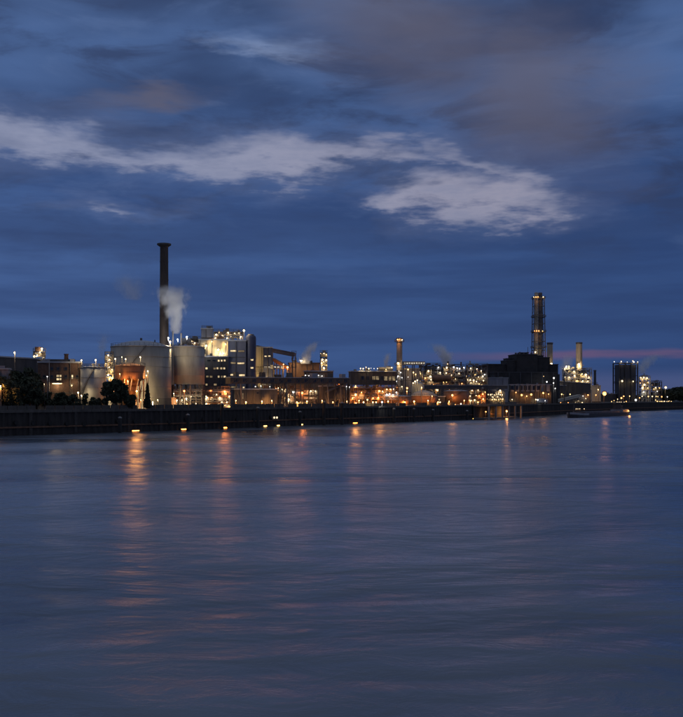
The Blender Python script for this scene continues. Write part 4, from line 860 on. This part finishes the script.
# dock with glowing underside
Yd = ys(487)-9; x0, x1 = PX(471, Yd+9), PX(505, Yd+9)
dk_rz = atan2(ys(505)-ys(471), PX(505, ys(505))-PX(471, ys(471))); L = sqrt((ys(505)-ys(471))**2+(PX(505, ys(505))-PX(471, ys(471)))**2)
xm, ym = (PX(471, ys(471))+PX(505, ys(505)))/2, (ys(471)+ys(505))/2; nx_, ny_ = sin(dk_rz), -cos(dk_rz)
t = thing('loading_dock', 'concrete loading dock on pillars with a glowing orange underside', 'dock', (xm+nx_*6, ym+ny_*6, -2), dk_rz)
box('deck', 'concrete_dark', t, 0, 0, 9.3, L, 10, .8); railing('railing', t, L-.3, 9.6, 10.1)
box('apron', 'concrete', t, 0, 1.2, 2.3, L-2, 6.5, .6); box('back_wall', 'concrete_dark', t, 0, 4.7, 2, L-1, .3, 7.3)
for i in range(6):
    for y in (-4.4,): box('pillar', 'concrete', t, -L/2+.6+(L-1.2)*i/5, y, 0, .9, .9, 9.3)
for i, x in enumerate((-L*.3, -L*.02, L*.32)): lamp_at(xm+nx_*4.5+cos(dk_rz)*x, ym+ny_*4.5+sin(dk_rz)*x, 4.2, .9, 'O', (250, 900, 2200)[i], 'orange lamp under the deck of the loading dock', 'orange lamps under the dock', (.9, .9, 1.45)[i])

lamp_posts([(px, 400.5+.8*((i*5) % 3), 'O', 1100+300*((i*7) % 4), 1.2+.25*(i % 3)) for i, px in enumerate((236, 246, 262, 272, 297, 307, 322, 333, 347, 359, 376, 388, 398, 405, 414, 428, 438, 449, 464, 478))], 'sodium road lamp along the quay before the works', 'added lamps along the quay', lambda px: ys(px)+9)  # extra lamps added to flood the low quay band with orange light
for k, (a, c, tops, Y, sd, lab) in enumerate(((424, 452, (368, 373, 378, 384, 391), 660, 161, 'packed process rack deep behind the red brown drum'), (452, 484, (370, 375, 380, 386, 392), 668, 162, 'packed process rack deep behind the black vent frame'), (300, 350, (380, 385, 391, 398), 520, 163, 'packed pipe rack deep behind the loader house'), (236, 284, (384, 390, 397), 470, 164, 'packed pipe rack behind the long quay shed'), (352, 398, (387, 392, 398), 505, 165, 'packed pipe rack behind the raised hall columns'))):
    u = plant(lab, a, c, tops, Y, .22, 5, 6, 2, ves=5, seed=sd, vm='orange_paint' if k > 1 else 'steel_pale', pipes=9, m='steel_rust')
    RP = random.Random(sd); lamps(u, u.levels, [(RP.uniform(a+1, c-1), RP.choice(tops)-.9+RP.uniform(-1.2, .2), RP.choice('WYOOY'), RP.choice([300, 500, 700]), RP.uniform(.9, 1.6)) for _ in range(9)], 'lamp on the '+lab, 'lamps of the '+lab)
# ================================================================== RIGHT: coal hall, stacks, far works
coal = thing('coal_hall', 'black stepped coal hall with a humped roofline', 'hall', (PX(520, 700), 700, G), radians(6))
for nm, a, c, pt, dpt, oy in (('low_wing', 484, 507, 364.5, 16, 0), ('step_wing', 503, 514, 360.5, 17, -1), ('main_block', 512.3, 533.5, 354.6, 22, .5), ('conveyor_wing', 533, 547, 357.5, 18, 1), ('end_wing', 546, 555.5, 364.5, 16, 0), ('lean_to', 486, 549, 373, 34, -3), ('ridge_house', 505, 511, 358.5, 9, 1), ('vent_house', 519, 527, 352.6, 8, 0), ('bunker_house', 537, 543, 355.4, 8, 2)):
    w_ = (c-a)/F*700; H = PZ(pt, 690)-G; xc = PX((a+c)/2, 700)-PX(520, 700)
    box(nm, 'coal', coal, xc, oy, 0, w_, dpt, H); box('roof', 'clad_dark', coal, xc, oy, H, w_+.6, dpt+.6, .5)
for i in range(5): box('roof_vent', 'steel', coal, PX(514+i*4, 700)-PX(520, 700), -4, PZ(354.6, 690)-G+.5, 1.2, 1.2, 1.2+.5*(i % 2))
bar('mast', 'steel', coal, (PX(528, 700)-PX(520, 700), 0, 30), (PX(528, 700)-PX(520, 700), 0, PZ(347, 700)-G), .18)
for i in range(7): box('pilaster', 'clad_dark', coal, PX(490+i*11, 700)-PX(520, 700), -20.2, 0, .8, .4, PZ(373, 690)-G)
tr = building('arcade_store', 'low store with a pale upper wall and orange lit bays', 507.5, 551, 384.3, 668, .15, 4, 'tank_grey', [(510.5+i*4.4, 513.6+i*4.4, 385.8, 390, 'pane_off') for i in range(7)]+[(514.6, 517.4, 393.5, 400, 'pane_orange'), (519.4, 523.6, 393.5, 400.5, 'pane_orange'), (529.6, 532.4, 393.5, 400, 'pane_orange'), (541.5, 545, 393, 400, 'pane_orange')], bands=1)
box('base_wall', 'clad_dark', tr.root, 0, 0, .02, tr.w+.5, tr.d+.5, PZ(391.5, 660)-G)
for i in range(9): box('pier', 'concrete_dark', tr.root, -tr.w/2+.5+(tr.w-1)*i/8, -tr.d/2-.5, 0, .8, .6, PZ(385, 660)-G)
lamps(tr, [G], ((515.8, 392.4, 'O', 250, 1.9), (521.4, 395, 'O', 700, 3.0), (531, 394.5, 'O', 500, 2.4), (543, 393, 'O', 900, 2.8), (548.5, 394, 'O', 300, 1.2), (535.6, 399.5, 'W', 150, 1.5), (512, 399.5, 'W', 200, 1.5), (526.5, 396, 'O', 400, 1.2)), 'orange lamp before a bay of the arcade store', 'lamps before the arcade store', inset=-2)
lamp_posts(((546.6, 381.8, 'C', 300, 2.0), (553.4, 383, 'C', 250, 1.8), (553.6, 378, 'C', 200, 2.2), (555, 388.4, 'C', 150, 1.4), (543.5, 376.3, 'Y', 0, .9)), 'cool lamp mast before the chimney end of the coal hall', 'lamp masts at the coal hall end', 672)
t = thing('parked_truck', 'white box truck parked on the quay near the arcade store', 'truck', (PX(541, 640), 641, G), radians(30)); box('cargo_box', 'hull_pale', t, 0, 0, 1.1, 6, 2.4, 2.7); box('cab', 'clad_grey', t, 4.1, 0, .9, 1.9, 2.3, 2.2); box('chassis', 'steel', t, .8, 0, .6, 8, 1.8, .4)
for x in (-2, -.8, 3.9):
    for y in (-1.05, 1.05): cyl('wheel', 'rubber', t, x, y+.15, .5, 1.0, .3, (pi/2, 0, 0))
lamp_posts(((537.5, 399.8, 'C', 300, 1.6), (545, 400.6, 'C', 200, 1.3)), 'cool quay lamp beside the white box truck', 'lamps beside the truck', 634)
# lattice chimney
Y = 735; x = PX(538.4, Y); t = thing('lattice_chimney', 'tall steel chimney in a lattice tower with orange lamp rings', 'chimney', (x, Y, G)); H = PZ(292.5, Y)-G
for sx_, dxx in ((-1, -1.7), (1, 1.6)):
    q = MB(); q.lathe([(1.55, 0), (1.5, H-.4), (1.3, H), (1.2, H-.6)], 20); q.build('flue', 'clad_cream' if sx_ < 0 else 'steel', t, (dxx, 0 if sx_ < 0 else .8, 0))
hw = lambda z: 5.2-(5.2-3.7)*z/H
Hs = PZ(297.5, Y)-G
for a_ in (-1, 1):
    for b_ in (-1, 1): bar('tower_leg', 'steel', t, (a_*hw(0), b_*hw(0), 0), (a_*hw(Hs), b_*hw(Hs), Hs), .32, 6)
nb_ = 12
for i in range(nb_):
    z0, z1 = Hs*i/nb_, Hs*(i+1)/nb_
    for k in range(4):
        c4 = ((-1, -1), (1, -1), (1, 1), (-1, 1)); p_, q_ = c4[k], c4[(k+1) % 4]
        bar('brace', 'steel', t, (p_[0]*hw(z0), p_[1]*hw(z0), z0), (q_[0]*hw(z1), q_[1]*hw(z1), z1), .10, 4); bar('brace', 'steel', t, (q_[0]*hw(z0), q_[1]*hw(z0), z0), (p_[0]*hw(z1), p_[1]*hw(z1), z1), .10, 4)
        bar('strut', 'steel', t, (p_[0]*hw(z1), p_[1]*hw(z1), z1), (q_[0]*hw(z1), q_[1]*hw(z1), z1), .18, 4)
for pp in (298.3, 317, 331.8, 347.5):
    z = PZ(pp, Y)-G; q = MB(); s_ = hw(z)+.9
    q.box(-s_, s_, -s_, -hw(z)+.6, z-.3, z); q.box(-s_, s_, hw(z)-.6, s_, z-.3, z); q.box(-s_, -hw(z)+.6, -hw(z)+.6, hw(z)-.6, z-.3, z); q.box(hw(z)-.6, s_, -hw(z)+.6, hw(z)-.6, z-.3, z); q.build('platform', 'steel', t); railing('railing', t, 2*s_-.1, 2*s_-.1, z, r=.08)
for pp, pts_ in ((298.3, ((533.6, 297, 'W', 80, 1.1), (535.8, 297, 'O', 120, 1.7), (537.8, 296.8, 'O', 120, 1.7), (543, 297, 'W', 80, 1.4))), (331.8, ((534.4, 330.8, 'O', 80, 1.4), (536.4, 330.8, 'O', 120, 1.8), (538.6, 330.8, 'O', 120, 1.7), (542.4, 331, 'Y', 60, 1.4)))):
    for px, py, c, P, s_ in pts_: Yl = Y-4.2; lamp_at(PX(px, Yl), Yl, PZ(py, Yl), PZ(pp, Y), c, P, 'lamp on the upper ring platform of the lattice chimney' if pp < 300 else 'lamp on the middle ring platform of the lattice chimney', 'upper lamps of the lattice chimney' if pp < 300 else 'middle lamps of the lattice chimney', s_/F*Yl)
lamp_at(PX(535.2, 726), 726, PZ(352, 726), PZ(357.5, 690)+.5, 'W', 1500, 'lamp on the coal hall roof washing the lattice chimney', None, 1.2)
chimney('pale tan chimney standing close beside the lattice chimney', 549.8, 6.0, 5.6, 342.5, 770, 'stack_tan', 1.12)
chimney('pale tan chimney rising from the yellow lit works', 579, 7.0, 6.0, 342.3, 830, 'stack_tan', 1.1, plats=(366,))
lamp_at(PX(551, 755), 755, PZ(363.8, 755), G, 'W', 6000, 'lamp mast at the tan chimney beside the lattice chimney', None, 2.4/F*755, name='lamp_post')
lamp_at(PX(578.4, 826.1), 826.1, PZ(364.2, 826), PZ(366, 830), 'W', 5000, 'bright lamp on the platform of the tan chimney', None, 3.0/F*826)
u = plant('pale yellow lit process works round the tan chimney foot', 562, 592, (369, 373.5, 378, 383, 390), 812, .25, 4, 6, 2, ves=4, seed=81, vm='clad_cream', m='steel_pale', pipes=8, stacks=((569, 366, 1.8), (573.6, 367, 2.2)))
lamps(u, u.levels, ((573.8, 371.4, 'W', 500, 2.2), (574.2, 375.6, 'W', 500, 1.8), (581.8, 374, 'Y', 500, 1.8), (585.4, 374.6, 'W', 900, 2.4), (588.6, 377, 'W', 300, 1.4), (564.5, 376.8, 'W', 150, 1.2), (569, 377, 'W', 300, 1.4), (582.5, 381, 'W', 500, 1.6), (587.6, 381.2, 'W', 300, 1.4), (577, 380.5, 'Y', 500, 1.2), (560.6, 377.2, 'W', 60, 1.0)), 'lamp in the yellow works at the tan chimney foot', 'lamps of the yellow works')
for px, py, P in ((566, 366.5, 9000), (543.5, 361.5, 5000)): lamp_at(PX(px, 806), 806, PZ(py, 806), G, 'W', P, 'tall lamp mast washing the %s tan chimney' % ('platform bearing' if px > 560 else 'plain'), None, 1.1, name='lamp_post')  # masts added to brighten the tan chimney shafts
steam('thin steam over the yellow lit works', 566, 378, 352, 10, 18, 850, 4, .05, .4, 4.9)
building('black_shed', 'long black shed with a sloping roof below the yellow works', 556.5, 590.5, 380.5, 770, .25, 4, 'clad_dark', slope=-2.2, bands=0)
building('corner_house', 'dark house with lit openings at the coal hall end', 549, 559.5, 374, 730, .5, 4, 'clad_dark', [(552.5, 556, 376.4, 379.2, 'pane_dim'), (553, 554.4, 381.5, 384.5, 'pane_warm'), (552, 557.5, 387.5, 389.2, 'pane_dim')])
building('ochre_house', 'small ochre lit house under the thin black vent', 590.5, 600.5, 385.2, 842, .5, 4, 'clad_cream')
chimney('thin black vent stack beside the tan chimney works', 594.8, 3.0, 2.2, 370, 870, 'clad_dark', 1.3, plats=(383.5,), name='vent_stack')
lamp_posts(((598, 389.5, 'Y', 900, 1.2), (603.9, 393.6, 'O', 3500, 5.0), (587.8, 395, 'O', 400, 1.8), (595.6, 395, 'O', 350, 1.6), (582.8, 396, 'C', 150, 1.5), (569.8, 394.2, 'Y', 300, 1.8), (561.5, 394.2, 'Y', 250, 1.7), (563.6, 394.6, 'Y', 150, 1.3), (582, 403.4, 'W', 300, 1.8), (578, 401, 'W', 150, 1.4), (585.6, 398.5, 'W', 100, 1.4), (560.5, 404, 'O', 300, 1.4), (568, 403.5, 'O', 250, 1.4), (575, 405, 'W', 100, 1.2), (611.5, 401.5, 'Y', 150, 1.3), (613.8, 400.5, 'Y', 80, 1.1), (617.4, 399.2, 'W', 150, 1.3)), 'yard lamp between the black shed and the gasometer', 'yard lamps before the gasometer', lambda px: 744 if px < 575 else (815 if px > 592 else 766))
gallery('pale inclined conveyor rising from the quay to the black shed', (552.5, 402.2, 706), (578.5, 396, 742), 2.4, 1.8, 'clad_cream', 3, roofm='clad_cream')
building('quay_cabins', 'row of low quay cabins with small bright windows behind the barge', 556, 590, 404.5, 741, .12, 30, 'clad_dark', [(575, 577.4, 408, 409.8, 'pane_white'), (577.8, 579.8, 408, 409.8, 'pane_white'), (580.2, 582, 408, 409.8, 'pane_white'), (583.2, 585.8, 408, 409.8, 'pane_white')], base=G-3) if False else None
for i, (px, py) in enumerate(((575.8, 408.8), (577.6, 408.8), (579.4, 408.8), (584, 408.8))):
    Y = ys(px)-.6; lamp_at(PX(px, Y), Y, PZ(py, Y), PZ(py, Y)-1, 'W', 60, 'small white wall lamp on the quay face behind the barge', 'wall lamps on the quay face', .9, name='wall_light')
for i, px in enumerate((617, 619, 620.8, 624)):
    Y = ys(px)+4; lamp_at(PX(px, Y), Y, PZ(404.8, Y), G, 'W', 60, 'small white lamp on the quay edge below the gasometer', 'quay edge lamps below the gasometer', 1.1, name='lamp_post')
# gasometer
Y = 1000; gb = Rect(612.3, 638.3, Y, .75, radians(8)); H = PZ(364.6, gb.ynear)-G; Ht = PZ(362.6, gb.ynear)-G
t = thing('gasometer', 'huge black gasometer block inside a tall steel frame', 'gasometer', (gb.cx, gb.cy, G), gb.rz)
q = MB(); w_, d_ = gb.w/2-1.3, gb.d/2-1.3; bv = 1.6
for z in (0, H):
    q.v += [(-w_+bv, -d_, z), (w_-bv, -d_, z), (w_, -d_+bv, z), (w_, d_-bv, z), (w_-bv, d_, z), (-w_+bv, d_, z), (-w_, d_-bv, z), (-w_, -d_+bv, z)]
q.f = [(i, (i+1) % 8, 8+(i+1) % 8, 8+i) for i in range(8)]+[tuple(reversed(range(8))), tuple(range(8, 16))]; q.build('shell', 'clad_dark', t)
for i in range(5): box('stiffener', 'clad_dark', t, 0, 0, H*(i+.5)/5, 2*w_+.3, 2*d_+.3, .5)
for i in range(4):
    for sy in (-1, 1): box('frame_column', 'clad_dark', t, -gb.w/2+.7+(gb.w-1.4)*i/3, sy*(gb.d/2-.6), 0, 1.1, 1.1, Ht)
for z in (Ht, Ht*.52): 
    for sy in (-1, 1): box('frame_beam', 'clad_dark', t, 0, sy*(gb.d/2-.6), z-.8, gb.w, .7, .8)
    for sx_ in (-1, 1): box('frame_beam', 'clad_dark', t, sx_*(gb.w/2-.7), 0, z-.8, .7, gb.d-2, .8)
for i in range(3): box('roof_beam', 'steel', t, -gb.w*.3+gb.w*.3*i, 0, Ht-.6, .5, gb.d-2, .5)
lamps(gb, [G+Ht], ((614, 361.7, 'C', 150, 1.3), (621, 361.5, 'W', 300, 1.7), (632.6, 361, 'W', 300, 1.6), (633.6, 362, 'C', 100, 1.2), (637.6, 361.8, 'W', 200, 1.4), (627, 362, 'C', 60, .9)), 'lamp on the top frame of the black gasometer', 'lamps on the gasometer frame', inset=.6)
lamps(gb, [G+.1], ((621.8, 381, 'W', 500, 2.4), (632.8, 381.3, 'W', 200, 1.5)), 'lamp mast glowing against the black gasometer wall', 'lamp masts before the gasometer', inset=-1.5)
lamp_posts(((621, 398, 'O', 900, 2.4), (623.4, 396.2, 'O', 500, 1.8), (629.4, 396, 'Y', 300, 1.4), (635.4, 400, 'C', 900, 3.0), (639.4, 397.8, 'O', 300, 1.5), (626, 401.5, 'O', 250, 1.3)), 'yard lamp at the foot of the black gasometer', 'yard lamps at the gasometer foot', 945)
u = plant('yellow lit tower works beside the black gasometer', 638.5, 650.5, (376.5, 380, 385, 390, 396), 1040, .7, 8, 3, 2, ves=3, seed=91, vm='clad_cream', m='steel_pale', pipes=6, stacks=((644, 373.5, 1.2),))
lamps(u, u.levels, ((640.4, 377.6, 'W', 400, 2.0), (643.4, 377.4, 'W', 500, 2.2), (646.8, 377.8, 'W', 400, 1.8), (638.8, 379.6, 'O', 200, 1.4), (644, 384.6, 'W', 700, 2.4), (642.4, 387.4, 'W', 500, 2.0), (640, 383, 'Y', 200, 1.3), (648, 382, 'Y', 150, 1.2), (643.4, 391.8, 'C', 300, 1.5), (647.5, 388, 'Y', 150, 1.2)), 'lamp in the tower works beside the gasometer', 'lamps of the gasometer tower works')
u = plant('lower pipe works stepping down from the gasometer towers', 650, 662, (381.5, 386, 391, 396), 1050, .5, 8, 3, 2, ves=3, seed=92, vm='clad_cream', m='steel', pipes=5)
lamps(u, u.levels, ((655.4, 387.6, 'W', 300, 1.4), (659, 387.8, 'Y', 200, 1.3), (652, 385, 'Y', 200, 1.2), (657, 391.2, 'C', 100, 1.2), (653.5, 389, 'Y', 100, 1.1)), 'lamp in the lower pipe works near the gasometer', 'lamps of the lower pipe works')
steam('pale steam trailing over the works beside the gasometer', 642, 374, 352, 8, 24, 1080, 18, .035, .4, 6.6)
lamp_posts(((665.2, 387.4, 'W', 1500, 2.6),), 'single bright lamp mast over the far bank trees', None, 1000)
lamp_posts([(641.8, 396.3, 'W', 200, 1.7), (648, 396.4, 'Y', 250, 1.7), (652, 396.4, 'W', 200, 1.6), (655.8, 396.4, 'Y', 200, 1.6), (657.6, 396.6, 'Y', 100, 1.3), (661.4, 396.7, 'O', 250, 1.6), (667, 396.8, 'C', 200, 1.5), (655.4, 400, 'Y', 150, 1.3), (661, 401.8, 'Y', 250, 1.6), (657.4, 401.4, 'Y', 100, 1.2), (664, 403.4, 'W', 350, 1.8), (659.5, 405, 'Y', 150, 1.4), (657, 407.2-1.4, 'Y', 350, 1.6), (662, 405.4, 'Y', 200, 1.2), (668, 404.3, 'Y', 150, 1.3), (671, 404.4, 'Y', 100, 1.2), (666.5, 404.8, 'W', 60, 1.0), (669, 401, 'Y', 60, 1.0)], 'scattered street lamp on the far bank below the trees', 'street lamps on the far bank', lambda px: 985)
for i, (px, pt, Y, w_) in enumerate(((664, 389, 1080, 18), (674, 388, 1090, 20), (684, 387.5, 1100, 22), (696, 388, 1120, 22), (670, 392, 1060, 16), (680, 391.5, 1062, 18), (654, 393, 1075, 14))):
    tree('dark bushy tree in the row on the far bank', px, pt, Y, w_, 131+i, group='trees on the far bank', n=1300, leaf=1.5)
# dark warehouses filling the depth of the site
for i, (a, c, pt, Y, m_, lab) in enumerate(((-30, 60, 379, 470, 'clad_dark', 'long dark warehouse deep behind the wood'), (232, 300, 378, 520, 'clad_brown', 'brown warehouse deep behind the quay gallery'), (330, 352, 385, 560, 'clad_dark', 'dark warehouse deep behind the loader house'), (398, 470, 384, 690, 'clad_dark', 'dark warehouse deep behind the process frames'), (585, 616, 393.5, 1000, 'clad_dark', 'low dark warehouse deep behind the orange star lamp'), (604, 660, 395, 1150, 'clad_brown', 'low brown warehouse deep behind the gasometer'), (140, 205, 385, 520, 'clad_dark', 'dark warehouse deep behind the raised tank'), (486, 566, 385, 760, 'clad_dark', 'dark warehouse deep behind the coal hall'), (60, 115, 388, 470, 'clad_brown', 'brown warehouse deep behind the small tank'))):
    building('warehouse', lab, a, c, pt, Y, .25, 6, m_, bands=1, vents=4)

# ================================================================== barge
bx0, by0 = PX(569, 568), 568; bdir = atan2(.82, .57); L = 104
t = thing('river_barge', 'long low dark cargo barge with a pale bow moving along the river', 'barge', (bx0, by0, 0), bdir)
q = MB(); st = [(0, .4, 2.9), (2, 2.0, 2.8), (6, 3.9, 2.5), (12, 5.0, 2.2), (20, 5.2, 2.1), (80, 5.2, 2.1), (94, 5.1, 2.3), (101, 4.4, 2.6), (104, 3.2, 2.7)]
for x, hb, top in st: q.v += [(x+(1.5 if x < 3 else 0), -hb*.8, -1.2), (x, -hb, top), (x, hb, top), (x+(1.5 if x < 3 else 0), hb*.8, -1.2)]
for i in range(len(st)-1):
    for j in range(4): a, c = i*4+j, i*4+(j+1) % 4; q.f.append((a, c, c+4, a+4))
q.f += [(3, 2, 1, 0), tuple(4*(len(st)-1)+j for j in range(4))]; q.build('hull', 'hull', t)
q = MB(); q.v = []
for x, hb, top in st[:5]: q.v += [(x-.03, -hb-.06, top-.75), (x-.03, -hb-.06, top+.5), (x-.03, hb+.06, top+.5), (x-.03, hb+.06, top-.75)]
for i in range(4):
    for j in (0, 2): a, c = i*4+j, i*4+j+1; q.f.append((a, c, c+4, a+4))
q.build('bow_bulwark', 'hull_pale', t)
for i in range(11): box('hatch_cover', 'hull', t, 18.4+i*5.9, 0, 2.15, 5.7, 8.6, 1.2+.08*(i % 2))
wh = box('deck_house', 'clad_grey', t, 93, 0, 2.3, 12, 8.4, 1.9); box('wheelhouse', 'clad_dark', t, 90, 0, 4.2, 4.2, 5, 2.5); box('wheelhouse_roof', 'hull', t, 90, 0, 6.7, 4.8, 5.6, .2)
for i in range(4): wi = link('window', frame_mesh(1.3, 1.0, 1), t, (88.6+i*2.6, -4.2, 2.9), m='frame'); box('pane', 'pane_orange', wi, 0, -.05, .03, 1.24, .05, .94)
for i in range(3): wi = link('window', frame_mesh(1.2, 1.2, 1), t, (88.7+i*1.3, -2.5, 5.1), m='frame'); box('pane', 'pane_off', wi, 0, -.05, .03, 1.14, .05, 1.14)
bar('mast', 'steel', t, (8, 0, 2.4), (8, 0, 8), .12); bar('mast', 'steel', t, (95, 0, 4.2), (95, 0, 9), .1); cyl('winch', 'steel', t, 5, -.8, 2.4, .9, 1.6)
link('stern_lamp', UBULB, t, (99.5, -4, 3.1), scale=(1.2,)*3, m='bulb_O'); bar('lamp_post', 'steel', t, (99.5, -3.9, 2.4), (99.5, -3.9, 3.4), .06)
l = bpy.data.lights.new('stern_light', 'POINT'); l.energy = 500; l.color = LC['O']; l.shadow_soft_size = .6; link('stern_light', l, t, (98, -5.4, 3.2))
print('lights', NL[0], 'objects', len(bpy.data.objects))
